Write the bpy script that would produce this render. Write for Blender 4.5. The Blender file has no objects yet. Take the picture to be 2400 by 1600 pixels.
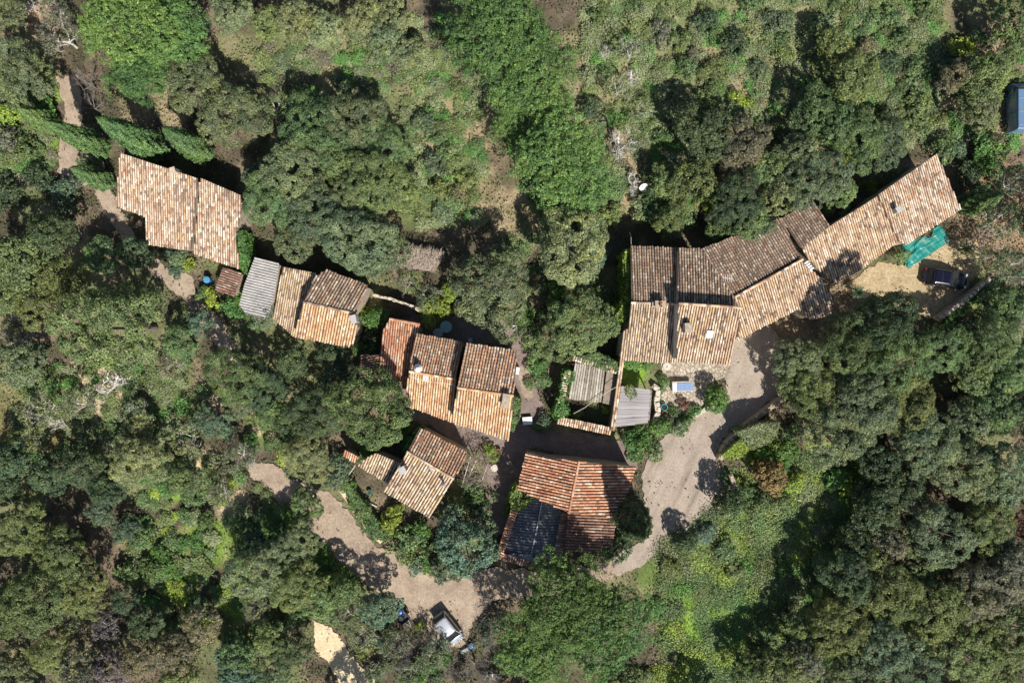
import bpy, bmesh, math, random
import numpy as np
from mathutils import Vector, Matrix

# ------------------------------------------------------------------ camera, world, sun, exposure
sc = bpy.context.scene
H = 80.0            # drone height over the ground
WID = 107.0         # ground width of the frame
cam = bpy.data.cameras.new("camera")
cam_o = bpy.data.objects.new("camera", cam)
sc.collection.objects.link(cam_o)
cam_o.location = (0, 0, H)
cam.sensor_width = 36
cam.lens = 36 * H / WID
cam.clip_end = 2000
sc.camera = cam_o
SUN_EL, SUN_AZ = math.radians(49), math.radians(25)      # shadows fall up and 25 degrees to the left
sdir = Vector((-math.sin(SUN_AZ) * math.cos(SUN_EL), math.cos(SUN_AZ) * math.cos(SUN_EL), -math.sin(SUN_EL)))
sun = bpy.data.lights.new("sun", 'SUN')
sun.energy = 4.6
sun.angle = math.radians(0.5)
sun.color = (1.0, 0.95, 0.88)
sun_o = bpy.data.objects.new("sun", sun)
sc.collection.objects.link(sun_o)
sun_o.rotation_euler = sdir.to_track_quat('-Z', 'Y').to_euler()
w = bpy.data.worlds.new("World")
sc.world = w
w.use_nodes = True
wn = w.node_tree.nodes
sky = wn.new('ShaderNodeTexSky')
sky.sky_type = 'NISHITA'
sky.sun_disc = False
sky.sun_elevation = SUN_EL
sky.sun_rotation = math.pi - SUN_AZ
wn['Background'].inputs['Strength'].default_value = 0.064
w.node_tree.links.new(sky.outputs[0], wn['Background'].inputs[0])
sc.view_settings.view_transform = 'Standard'
sc.view_settings.look = 'None'
sc.view_settings.gamma = 1
sc.view_settings.exposure = 0.6

# ------------------------------------------------------------------ helpers
C = sc.collection
rng = np.random.default_rng(7)
R = random.Random(11)
PX = WID / 2400.0
def P(px, py, z=0.0):
    s = PX * (H - z) / H
    return Vector(((px - 1200) * s, (800 - py) * s, z))
def m2px(m): return m / PX

def tag(o, label=None, cat=None, group=None, kind=None):
    if label: o['label'] = label
    if cat: o['category'] = cat
    if group: o['group'] = group
    if kind: o['kind'] = kind
    return o
def empty(name, loc=(0, 0, 0), rz=0.0):
    o = bpy.data.objects.new(name, None)
    C.objects.link(o)
    o.location = loc
    o.rotation_euler = (0, 0, rz)
    o.empty_display_size = 0.3
    return o
def mesh_obj(name, me, parent=None, mat=None, loc=None):
    o = bpy.data.objects.new(name, me)
    C.objects.link(o)
    if mat is not None and len(me.materials) == 0: me.materials.append(mat)
    if parent is not None: o.parent = parent
    if loc is not None: o.location = loc
    return o
def copy_tree(o, parent=None):
    c = o.copy()
    C.objects.link(c)
    c.parent = parent
    for ch in o.children: copy_tree(ch, c)
    return c

class MB:
    """collects simple shapes; build() links them as ONE mesh object"""
    def __init__(s): s.v = []; s.f = []; s.col = []; s.c = None
    def add(s, vs, fs):
        b = len(s.v)
        s.v += [tuple(v) for v in vs]
        s.f += [tuple(i + b for i in f) for f in fs]
        s.col += [s.c] * len(fs)
    def box(s, c, d, rz=0.0, tx=1.0, ty=1.0, ax=0.0):
        x, y, z = d[0] / 2, d[1] / 2, d[2] / 2
        vs = [(-x, -y, -z), (x, -y, -z), (x, y, -z), (-x, y, -z), (-x * tx, -y * ty, z), (x * tx, -y * ty, z), (x * tx, y * ty, z), (-x * tx, y * ty, z)]
        M = Matrix.Translation(Vector(c)) @ Matrix.Rotation(rz, 4, 'Z') @ Matrix.Rotation(ax, 4, 'X')
        s.add([M @ Vector(v) for v in vs], [(0, 3, 2, 1), (4, 5, 6, 7), (0, 1, 5, 4), (1, 2, 6, 5), (2, 3, 7, 6), (3, 0, 4, 7)])
    def tube(s, pts, rad, n=6, cap=True):
        pts = [Vector(p) for p in pts]
        if not hasattr(rad, '__len__'): rad = [rad] * len(pts)
        vs = []
        for i, p in enumerate(pts):
            d = (pts[min(i + 1, len(pts) - 1)] - pts[max(i - 1, 0)]).normalized()
            a = d.cross(Vector((0, 0, 1)) if abs(d.z) < .9 else Vector((1, 0, 0))).normalized()
            b = d.cross(a)
            for k in range(n):
                t = 2 * math.pi * k / n
                vs.append(p + (a * math.cos(t) + b * math.sin(t)) * rad[i])
        fs = []
        for i in range(len(pts) - 1):
            for k in range(n):
                fs.append((i * n + k, i * n + (k + 1) % n, (i + 1) * n + (k + 1) % n, (i + 1) * n + k))
        if cap:
            fs.append(tuple(range(n))[::-1])
            fs.append(tuple((len(pts) - 1) * n + k for k in range(n)))
        s.add(vs, fs)
    def lathe(s, prof, c=(0, 0, 0), n=16, close=True):
        vs = []
        for (r, z) in prof:
            for k in range(n):
                t = 2 * math.pi * k / n
                vs.append((c[0] + r * math.cos(t), c[1] + r * math.sin(t), c[2] + z))
        fs = []
        for i in range(len(prof) - 1):
            for k in range(n):
                fs.append((i * n + k, i * n + (k + 1) % n, (i + 1) * n + (k + 1) % n, (i + 1) * n + k))
        if close:
            fs.append(tuple(range(n))[::-1])
            fs.append(tuple((len(prof) - 1) * n + k for k in range(n)))
        s.add(vs, fs)
    def prism(s, poly, z0, z1):
        """poly: plan points; z0/z1: number or function(x, y)"""
        g0 = z0 if callable(z0) else (lambda x, y: z0)
        g1 = z1 if callable(z1) else (lambda x, y: z1)
        n = len(poly)
        area = sum(poly[i][0] * poly[(i + 1) % n][1] - poly[(i + 1) % n][0] * poly[i][1] for i in range(n))
        if area < 0: poly = list(poly)[::-1]
        vs = [(p[0], p[1], g0(p[0], p[1])) for p in poly] + [(p[0], p[1], g1(p[0], p[1])) for p in poly]
        fs = [tuple(range(n))[::-1], tuple(range(n, 2 * n))]
        for i in range(n):
            j = (i + 1) % n
            fs.append((i, j, n + j, n + i))
        s.add(vs, fs)
    def build(s, name, mat, parent=None, smooth=False, loc=None, bevel=0):
        me = bpy.data.meshes.new(name)
        me.from_pydata(s.v, [], s.f)
        if any(c is not None for c in s.col):
            at = me.attributes.new('tile_tint', 'FLOAT_COLOR', 'FACE')
            a = np.ones((len(s.f), 4), np.float32)
            a[:, :3] = np.array([c if c is not None else (0.3, 0.2, 0.14) for c in s.col])
            at.data.foreach_set('color', a.ravel())
        me.materials.append(mat)
        if smooth:
            for p in me.polygons: p.use_smooth = True
        me.update()
        o = mesh_obj(name, me, parent, None, loc)
        if bevel:
            md = o.modifiers.new('bevel', 'BEVEL')
            md.width = bevel
            md.segments = 2
            md.limit_method = 'ANGLE'
        return o

# ------------------------------------------------------------------ materials
def new_mat(name):
    m = bpy.data.materials.new(name)
    m.use_nodes = True
    nt = m.node_tree
    return m, nt, nt.nodes['Principled BSDF']
def L(nt, a, b): nt.links.new(a, b)
def node(nt, t, **kw):
    n = nt.nodes.new(t)
    for k, v in kw.items():
        if k in n.inputs: n.inputs[k].default_value = v
        else: setattr(n, k, v)
    return n
def ramp(nt, stops):
    r = nt.nodes.new('ShaderNodeValToRGB')
    e = r.color_ramp.elements
    while len(e) < len(stops): e.new(0.5)
    for i, (p, c) in enumerate(stops):
        e[i].position = p
        e[i].color = (*c, 1)
    return r
def mix(nt, fac, a, b, mode='MIX'):
    m = nt.nodes.new('ShaderNodeMix')
    m.data_type = 'RGBA'
    m.blend_type = mode
    for i, v in ((0, fac), (6, a), (7, b)):
        if hasattr(v, 'is_linked'): nt.links.new(v, m.inputs[i])
        elif isinstance(v, tuple): m.inputs[i].default_value = (*v, 1)
        else: m.inputs[i].default_value = v
    return m.outputs[2]
def noise_mat(name, stops, scale=2.0, rough=0.85, bump=0.3, bscale=None, detail=8, spec=0.3, metal=0.0, fine=None, bdist=0.05):
    m, nt, b = new_mat(name)
    tc = node(nt, 'ShaderNodeNewGeometry')
    n1 = node(nt, 'ShaderNodeTexNoise', Scale=scale, Detail=detail, Roughness=0.65)
    L(nt, tc.outputs['Position'], n1.inputs['Vector'])
    r = ramp(nt, stops)
    L(nt, n1.outputs['Fac'], r.inputs[0])
    out = r.outputs[0]
    if fine:
        n3 = node(nt, 'ShaderNodeTexNoise', Scale=fine[0], Detail=3)
        L(nt, tc.outputs['Position'], n3.inputs['Vector'])
        r3 = ramp(nt, [(0.3, (1 - fine[1],) * 3), (0.7, (1 + fine[1],) * 3)])
        L(nt, n3.outputs['Fac'], r3.inputs[0])
        out = mix(nt, 1.0, out, r3.outputs[0], 'MULTIPLY')
    L(nt, out, b.inputs['Base Color'])
    b.inputs['Roughness'].default_value = rough
    b.inputs['Specular IOR Level'].default_value = spec
    b.inputs['Metallic'].default_value = metal
    if bump:
        n2 = node(nt, 'ShaderNodeTexNoise', Scale=bscale or scale * 6, Detail=6)
        L(nt, tc.outputs['Position'], n2.inputs['Vector'])
        bp = node(nt, 'ShaderNodeBump', Strength=bump, Distance=bdist)
        L(nt, n2.outputs['Fac'], bp.inputs['Height'])
        L(nt, bp.outputs[0], b.inputs['Normal'])
    return m
def flat_mat(name, c, rough=0.6, spec=0.4, metal=0.0, var=0.15, scale=4.0):
    lo = tuple(max(0, v * (1 - var)) for v in c)
    hi = tuple(min(1, v * (1 + var)) for v in c)
    return noise_mat(name, [(0.35, lo), (0.65, hi)], scale, rough, 0.05, None, 5, spec, metal)

def tile_material(name):
    m, nt, b = new_mat(name)
    at = node(nt, 'ShaderNodeAttribute', attribute_name='tile_tint')
    g = node(nt, 'ShaderNodeNewGeometry')
    n1 = node(nt, 'ShaderNodeTexNoise', Scale=14.0, Detail=6, Roughness=0.7)
    L(nt, g.outputs['Position'], n1.inputs['Vector'])
    r = ramp(nt, [(0.3, (0.55, 0.52, 0.5)), (0.55, (1, 1, 1)), (0.75, (1.25, 1.22, 1.15))])
    L(nt, n1.outputs['Fac'], r.inputs[0])
    c1 = mix(nt, 1.0, at.outputs['Color'], r.outputs[0], 'MULTIPLY')
    n2 = node(nt, 'ShaderNodeTexNoise', Scale=0.7, Detail=5, Roughness=0.6)
    L(nt, g.outputs['Position'], n2.inputs['Vector'])
    r2 = ramp(nt, [(0.56, (0, 0, 0)), (0.72, (1, 1, 1))])
    L(nt, n2.outputs['Fac'], r2.inputs[0])
    f = node(nt, 'ShaderNodeMath', operation='MULTIPLY')
    L(nt, r2.outputs[0], f.inputs[0])
    f.inputs[1].default_value = 0.45
    c2 = mix(nt, f.outputs[0], c1, (0.13, 0.105, 0.085))
    L(nt, c2, b.inputs['Base Color'])
    b.inputs['Roughness'].default_value = 0.88
    b.inputs['Specular IOR Level'].default_value = 0.2
    bp = node(nt, 'ShaderNodeBump', Strength=0.4, Distance=0.02)
    L(nt, n1.outputs['Fac'], bp.inputs['Height'])
    L(nt, bp.outputs[0], b.inputs['Normal'])
    return m

def leaf_material(name, rough=0.55, spec=0.35, trans=0.18):
    m, nt, b = new_mat(name)
    oi = node(nt, 'ShaderNodeObjectInfo')
    at = node(nt, 'ShaderNodeAttribute', attribute_name='leaf_tint')
    cr = ramp(nt, [(0.0, (0.28, 0.30, 0.28)), (0.5, (0.95, 0.95, 0.95)), (0.85, (1.6, 1.55, 1.45)), (1.0, (2.6, 2.5, 2.4))])
    L(nt, at.outputs['Fac'], cr.inputs[0])
    c1 = mix(nt, 1.0, oi.outputs['Color'], cr.outputs[0], 'MULTIPLY')
    # patches of slightly browner / yellower foliage that belong to the tree
    g = node(nt, 'ShaderNodeNewGeometry')
    n1 = node(nt, 'ShaderNodeTexNoise', Scale=0.55, Detail=4, Roughness=0.6)
    L(nt, g.outputs['Position'], n1.inputs['Vector'])
    r1 = ramp(nt, [(0.36, (0.76, 0.82, 0.88)), (0.5, (1, 1, 1)), (0.66, (1.18, 1.13, 0.92))])
    L(nt, n1.outputs['Fac'], r1.inputs[0])
    c2 = mix(nt, 1.0, c1, r1.outputs[0], 'MULTIPLY')
    L(nt, c2, b.inputs['Base Color'])
    b.inputs['Roughness'].default_value = rough
    b.inputs['Specular IOR Level'].default_value = spec
    tr = node(nt, 'ShaderNodeBsdfTranslucent')
    c3 = mix(nt, 1.0, c2, (1.2, 1.3, 0.6), 'MULTIPLY')
    L(nt, c3, tr.inputs[0])
    ms = node(nt, 'ShaderNodeMixShader')
    ms.inputs[0].default_value = trans
    L(nt, b.outputs[0], ms.inputs[1])
    L(nt, tr.outputs[0], ms.inputs[2])
    L(nt, ms.outputs[0], nt.nodes['Material Output'].inputs[0])
    return m

M = {}
M['leaf'] = leaf_material('leaf')
M['tile'] = tile_material('clay_tile')
M['bark'] = noise_mat('bark', [(0.3, (0.09, 0.07, 0.055)), (0.7, (0.22, 0.19, 0.16))], 6, 0.9, 0.6)
M['deadwood'] = noise_mat('dead_wood', [(0.3, (0.42, 0.39, 0.34)), (0.7, (0.66, 0.63, 0.56))], 5, 0.85, 0.4)
M['twig'] = noise_mat('grey_twigs', [(0.3, (0.13, 0.11, 0.10)), (0.7, (0.27, 0.24, 0.22))], 3, 0.9, 0.2)
M['channel'] = noise_mat('channel_tile', [(0.3, (0.07, 0.05, 0.037)), (0.7, (0.17, 0.115, 0.085))], 5, 0.9, 0.4)
M['stone'] = noise_mat('stone_wall', [(0.25, (0.16, 0.13, 0.1)), (0.5, (0.34, 0.28, 0.21)), (0.75, (0.48, 0.42, 0.33))], 3.2, 0.9, 0.8, 5)
M['render'] = noise_mat('lime_render', [(0.3, (0.36, 0.29, 0.21)), (0.7, (0.5, 0.42, 0.32))], 1.3, 0.9, 0.3)
M['greywall'] = noise_mat('grey_render', [(0.3, (0.33, 0.32, 0.31)), (0.7, (0.45, 0.43, 0.41))], 1.6, 0.9, 0.3)
M['wood'] = noise_mat('old_wood', [(0.3, (0.15, 0.11, 0.08)), (0.7, (0.3, 0.25, 0.2))], 4, 0.85, 0.4)
M['palewood'] = noise_mat('pale_wood', [(0.3, (0.4, 0.34, 0.27)), (0.7, (0.58, 0.52, 0.43))], 4, 0.8, 0.3)
M['glass'] = noise_mat('window_glass', [(0.3, (0.02, 0.025, 0.03)), (0.7, (0.04, 0.045, 0.05))], 2, 0.08, 0, spec=0.6)
M['skylight'] = noise_mat('skylight_glass', [(0.3, (0.55, 0.58, 0.62)), (0.7, (0.7, 0.72, 0.75))], 6, 0.15, 0, spec=0.6)
M['white'] = flat_mat('white_paint', (0.75, 0.75, 0.73), 0.5, var=0.05)
M['shutter'] = flat_mat('shutter_paint', (0.16, 0.22, 0.2), 0.6)
M['metal'] = flat_mat('grey_metal', (0.42, 0.43, 0.44), 0.4, metal=0.6)
M['black'] = flat_mat('black_rubber', (0.02, 0.02, 0.02), 0.7)
M['terracotta'] = flat_mat('terracotta', (0.36, 0.15, 0.08), 0.8)
M['soil'] = flat_mat('potting_soil', (0.06, 0.045, 0.03), 0.95)
M['teal'] = flat_mat('teal_plastic', (0.02, 0.3, 0.24), 0.45)
M['blue'] = flat_mat('blue_plastic', (0.025, 0.1, 0.32), 0.4)

# ------------------------------------------------------------------ geometry helpers in plan
def plane_fit(pts):
    A = np.array([[p.x, p.y, 1] for p in pts])
    z = np.array([p.z for p in pts])
    s, *_ = np.linalg.lstsq(A, z, rcond=None)
    return s
def offset_poly(poly, dist):
    """poly: plan points counter-clockwise; dist per edge i (i to i+1), positive = inwards"""
    n = len(poly)
    lines = []
    for i in range(n):
        a, b = Vector(poly[i][:2]), Vector(poly[(i + 1) % n][:2])
        d = (b - a).normalized()
        nrm = Vector((-d.y, d.x))
        lines.append((a + nrm * dist[i], d))
    out = []
    for i in range(n):
        p, d = lines[i - 1]
        q, e = lines[i]
        cr = d.x * e.y - d.y * e.x
        if abs(cr) < 0.08:
            out.append(((p + q) / 2 if False else q)[:])
        else:
            t = ((q.x - p.x) * e.y - (q.y - p.y) * e.x) / cr
            out.append((p.x + d.x * t, p.y + d.y * t))
    return out
def snoise(x, y, s=0.0):
    return (math.sin(x * 1.3 + s) * math.cos(y * 1.7 - s) + 0.6 * math.sin(x * 0.57 - y * 0.83 + 2 * s) + 0.4 * math.sin(x * 3.1 + y * 2.3 + s)) / 2.0

PAL = {   # tile colours with weights
    'tan':    [((0.47, 0.33, 0.22), 5), ((0.53, 0.40, 0.28), 5), ((0.42, 0.25, 0.155), 2), ((0.60, 0.48, 0.35), 3), ((0.66, 0.58, 0.47), 1.5), ((0.22, 0.15, 0.11), 2.2), ((0.54, 0.38, 0.18), 1.2)],
    'pink':   [((0.50, 0.37, 0.265), 5), ((0.46, 0.29, 0.19), 3), ((0.58, 0.47, 0.36), 4.5), ((0.66, 0.60, 0.50), 2.6), ((0.38, 0.21, 0.13), 1.6), ((0.25, 0.19, 0.15), 2.6), ((0.52, 0.38, 0.2), 1)],
    'orange': [((0.55, 0.32, 0.17), 5), ((0.58, 0.40, 0.23), 5), ((0.48, 0.25, 0.13), 2.5), ((0.62, 0.49, 0.33), 2.5), ((0.32, 0.2, 0.13), 1), ((0.66, 0.58, 0.46), .6)],
    'brown':  [((0.24, 0.17, 0.125), 5), ((0.31, 0.23, 0.165), 4), ((0.39, 0.31, 0.23), 3), ((0.17, 0.125, 0.095), 4), ((0.46, 0.40, 0.32), 1.2), ((0.35, 0.18, 0.11), 0.5)],  # lichened brown tiles, also darkened for less sun on north slopes
    'mixed':  [((0.38, 0.23, 0.155), 4), ((0.46, 0.28, 0.17), 3), ((0.26, 0.18, 0.13), 4), ((0.50, 0.40, 0.30), 2.2), ((0.58, 0.50, 0.40), .9), ((0.48, 0.24, 0.13), 1.2)],
    'red':    [((0.50, 0.24, 0.14), 5), ((0.54, 0.31, 0.19), 4), ((0.42, 0.18, 0.105), 3), ((0.60, 0.43, 0.31), 2.2), ((0.26, 0.14, 0.09), 1.4), ((0.64, 0.54, 0.43), .7)],
    'dull':   [((0.26, 0.15, 0.115), 5), ((0.33, 0.20, 0.145), 3), ((0.18, 0.11, 0.085), 4), ((0.42, 0.33, 0.26), 1.0)],
    'lichen': [((0.46, 0.35, 0.245), 5), ((0.53, 0.42, 0.30), 4), ((0.36, 0.25, 0.17), 3), ((0.60, 0.51, 0.39), 2), ((0.24, 0.17, 0.12), 1.6), ((0.50, 0.37, 0.15), 0.7)],
}
for k in PAL:
    ws = np.array([q[1] for q in PAL[k]], float)
    PAL[k] = ([q[0] for q in PAL[k]], list(np.cumsum(ws / ws.sum())))
def pick(pal):
    cs, cw = PAL[pal]
    u = R.random()
    for c, q in zip(cs, cw):
        if u <= q:
            k = R.uniform(0.95, 1.32)
            return (min(.85, c[0] * k), min(.8, c[1] * k), min(.75, c[2] * k * .98))
    return cs[0]

def tile_strip(mb, a, b, up, wdt, hgt, lift=0.045):
    """one barrel tile from a (upper end) to b (lower end)"""
    d = (b - a)
    if d.length < 0.03: return
    d.normalize()
    s = d.cross(up).normalized()
    u = s.cross(d)
    prof = [(-0.5, 0.0), (-0.36, 0.7), (0.0, 1.0), (0.36, 0.7), (0.5, 0.0)]
    va = [a + s * (x * wdt * 0.86) + u * (z * hgt) for x, z in prof]
    vb = [b + s * (x * wdt) + u * (z * hgt + lift) for x, z in prof]
    mb.add(va + vb, [(0, 1, 6, 5), (1, 2, 7, 6), (2, 3, 8, 7), (3, 4, 9, 8), (5, 6, 7, 8, 9)])

def roof(parent, pts, dpx, pal, pitch=0.24, course=0.33, flush=(), wall='stone', over=0.25, name='roof', ridge=None, slab=0.12, wallname='wall', hgt=0.09, base=0.0, nowall=False, wob=0.02):
    """pts: (px, py, z) corners of a tiled slope as they stand; dpx: downhill direction in the photo"""
    W3 = [P(*p) for p in pts]
    a, b, c = plane_fit(W3)
    zf = lambda x, y: a * x + b * y + c
    poly = [(p.x, p.y) for p in W3]
    n = len(poly)
    area = sum(poly[i][0] * poly[(i + 1) % n][1] - poly[(i + 1) % n][0] * poly[i][1] for i in range(n))
    fl = set(flush)
    if area < 0:
        poly = poly[::-1]
        fl = set((n - 2 - i) % n for i in fl)
    up = Vector((-a, -b, 1)).normalized()
    d = Vector((dpx[0], -dpx[1])).normalized()
    s = Vector((-d.y, d.x))
    us = [s.x * x + s.y * y for x, y in poly]
    mb = MB()
    seed = R.uniform(0, 50)
    u = min(us) + pitch * 0.5
    while u < max(us):
        ys = []
        for i in range(n):
            x0, y0 = poly[i]
            x1, y1 = poly[(i + 1) % n]
            f0 = s.x * x0 + s.y * y0 - u
            f1 = s.x * x1 + s.y * y1 - u
            if (f0 < 0) != (f1 < 0):
                t = f0 / (f0 - f1)
                ys.append(d.x * (x0 + (x1 - x0) * t) + d.y * (y0 + (y1 - y0) * t))
        ys.sort()
        for k in range(0, len(ys) - 1, 2):
            v0, v1 = ys[k], ys[k + 1] + R.uniform(-0.05, 0.06)
            v = v1
            cour = 0
            last = pick(pal)
            ju = R.uniform(-wob, wob)
            while v > v0 + 0.04:
                va = max(v - course - 0.05, v0)
                jt = R.gauss(0, 0.012)
                q0 = s * (u + ju + jt) + d * va
                q1 = s * (u + ju - jt + R.uniform(-0.01, 0.01)) + d * (v + R.uniform(-0.02, 0.02))
                sag = 0.035 * snoise(q1.x * 0.8, q1.y * 0.8, seed)
                pc = pick(pal)
                kf = R.choice((.6, 1.0, 1.0))
                last = tuple(a_ * (1 - kf) + b_ * kf for a_, b_ in zip(last, pc))
                mb.c = last
                tile_strip(mb, Vector((q0.x, q0.y, zf(q0.x, q0.y) + 0.01 + sag)), Vector((q1.x, q1.y, zf(q1.x, q1.y) + 0.01 + sag)), up, pitch * 0.75, hgt)
                v -= course
                cour += 1
        u += pitch
    if ridge:
        for (p0, p1) in ridge:
            A, B = P(*p0), P(*p1)
            ln = (B - A).length
            k = max(1, int(ln / 0.4))
            for i in range(k):
                mb.c = pick(pal)
                q0 = A.lerp(B, i / k) + Vector((0, 0, 0.07))
                q1 = A.lerp(B, (i + 1.08) / k) + Vector((0, 0, 0.07 + R.uniform(-0.01, 0.01)))
                tile_strip(mb, q0, q1, Vector((0, 0, 1)), 0.27, 0.12)
    o = mb.build(name, M['tile'], parent)
    sb = MB()
    sb.prism(poly, lambda x, y: zf(x, y) - slab, lambda x, y: zf(x, y) - 0.002)
    sb.build('roof_deck', M['channel'], o)
    if not nowall:
        inner = offset_poly(poly, [0.0 if i in fl else over for i in range(n)])
        wb = MB()
        wb.prism(inner, base, lambda x, y: zf(x, y) - slab - 0.004)
        wb.build(wallname, M[wall], parent)
    return zf

def chimney(parent, px, py, z, d=(0.6, 0.6, 1.0), mat='stone', rz=0.0, pots=1, name='chimney', cap=True):
    p = P(px, py, z)
    mb = MB()
    mb.box((p.x, p.y, p.z - 0.5 + d[2] / 2), (d[0], d[1], d[2] + 1.0), rz, 0.92, 0.92)
    if cap: mb.box((p.x, p.y, p.z + d[2] + 0.053), (d[0] * 1.18, d[1] * 1.18, 0.1), rz)
    o = mb.build(name, M[mat], parent, bevel=0.02)
    if pots:
        for k in range(pots):
            q = MB()
            off = (k - (pots - 1) / 2) * d[1] * 0.5
            q.lathe([(0.12, 0), (0.10, 0.25), (0.13, 0.27), (0.13, 0.3), (0.08, 0.3), (0.08, 0.1)], (p.x - math.sin(rz) * off, p.y + math.cos(rz) * off, p.z + d[2] + 0.105), 10)
            q.build('chimney_pot', M['terracotta'], o)
    return o
def skylight(parent, px, py, z, w_, h_, rz, slope, mat='skylight'):
    p = P(px, py, z)
    f = MB()
    f.box((0, 0, 0), (w_ + 0.14, h_ + 0.14, 0.08), 0)
    fo = f.build('skylight', M['metal'], parent, loc=(p.x, p.y, p.z + 0.1))
    fo.rotation_euler = (slope, 0, rz)
    g = MB()
    g.box((0, 0, 0.045), (w_, h_, 0.03), 0)
    g.build('pane', M[mat], fo)
def opening(parent, x0, y0, x1, y1, t, z0, w_, h_, kind='window', outward=0.02):
    """a window or door on the plan line x0,y0 -> x1,y1 (outside to the right of the line)"""
    a, b = Vector((x0, y0)), Vector((x1, y1))
    d = (b - a).normalized()
    nr = Vector((d.y, -d.x))
    c = a.lerp(b, t) + nr * outward
    rz = math.atan2(d.y, d.x)
    f = MB()
    for sx in (-1, 1): f.box((c.x + d.x * sx * w_ / 2, c.y + d.y * sx * w_ / 2, z0 + h_ / 2), (0.09, 0.1, h_), rz)
    f.box((c.x, c.y, z0 + h_ + 0.045), (w_ + 0.09, 0.1, 0.09), rz)
    if kind == 'window': f.box((c.x, c.y, z0 - 0.035), (w_ + 0.25, 0.2, 0.07), rz)
    fo = f.build(kind, M['palewood'], parent)
    g = MB()
    g.box((c.x, c.y, z0 + h_ / 2), (w_ - 0.09, 0.05, h_), rz)
    g.build('pane' if kind == 'window' else 'door_leaf', M['glass' if kind == 'window' else 'shutter'], fo)
    if kind == 'window':
        for sx in (-1, 1):
            sh = MB()
            sh.box((c.x + d.x * sx * (w_ * 0.75 + 0.06), c.y + d.y * sx * (w_ * 0.75 + 0.06), z0 + h_ / 2), (w_ * 0.5, 0.05, h_), rz)
            sh.build('shutter', M['shutter'], fo)

# ------------------------------------------------------------------ ground
_ng = np.random.default_rng(3).random((256, 256))
def vnoise(x, y, s):
    x = x / s; y = y / s
    xi = np.floor(x).astype(int); yi = np.floor(y).astype(int)
    fx = x - xi; fy = y - yi
    fx = fx * fx * (3 - 2 * fx); fy = fy * fy * (3 - 2 * fy)
    g = lambda i, j: _ng[i % 256, j % 256]
    return (g(xi, yi) * (1 - fx) + g(xi + 1, yi) * fx) * (1 - fy) + (g(xi, yi + 1) * (1 - fx) + g(xi + 1, yi + 1) * fx) * fy
def fnoise(x, y, s):
    return (vnoise(x, y, s) + 0.5 * vnoise(x + 37, y + 11, s / 2.1) + 0.25 * vnoise(x + 5, y + 71, s / 4.3) + 0.13 * vnoise(x + 9, y + 3, s / 9.0)) / 1.88

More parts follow.
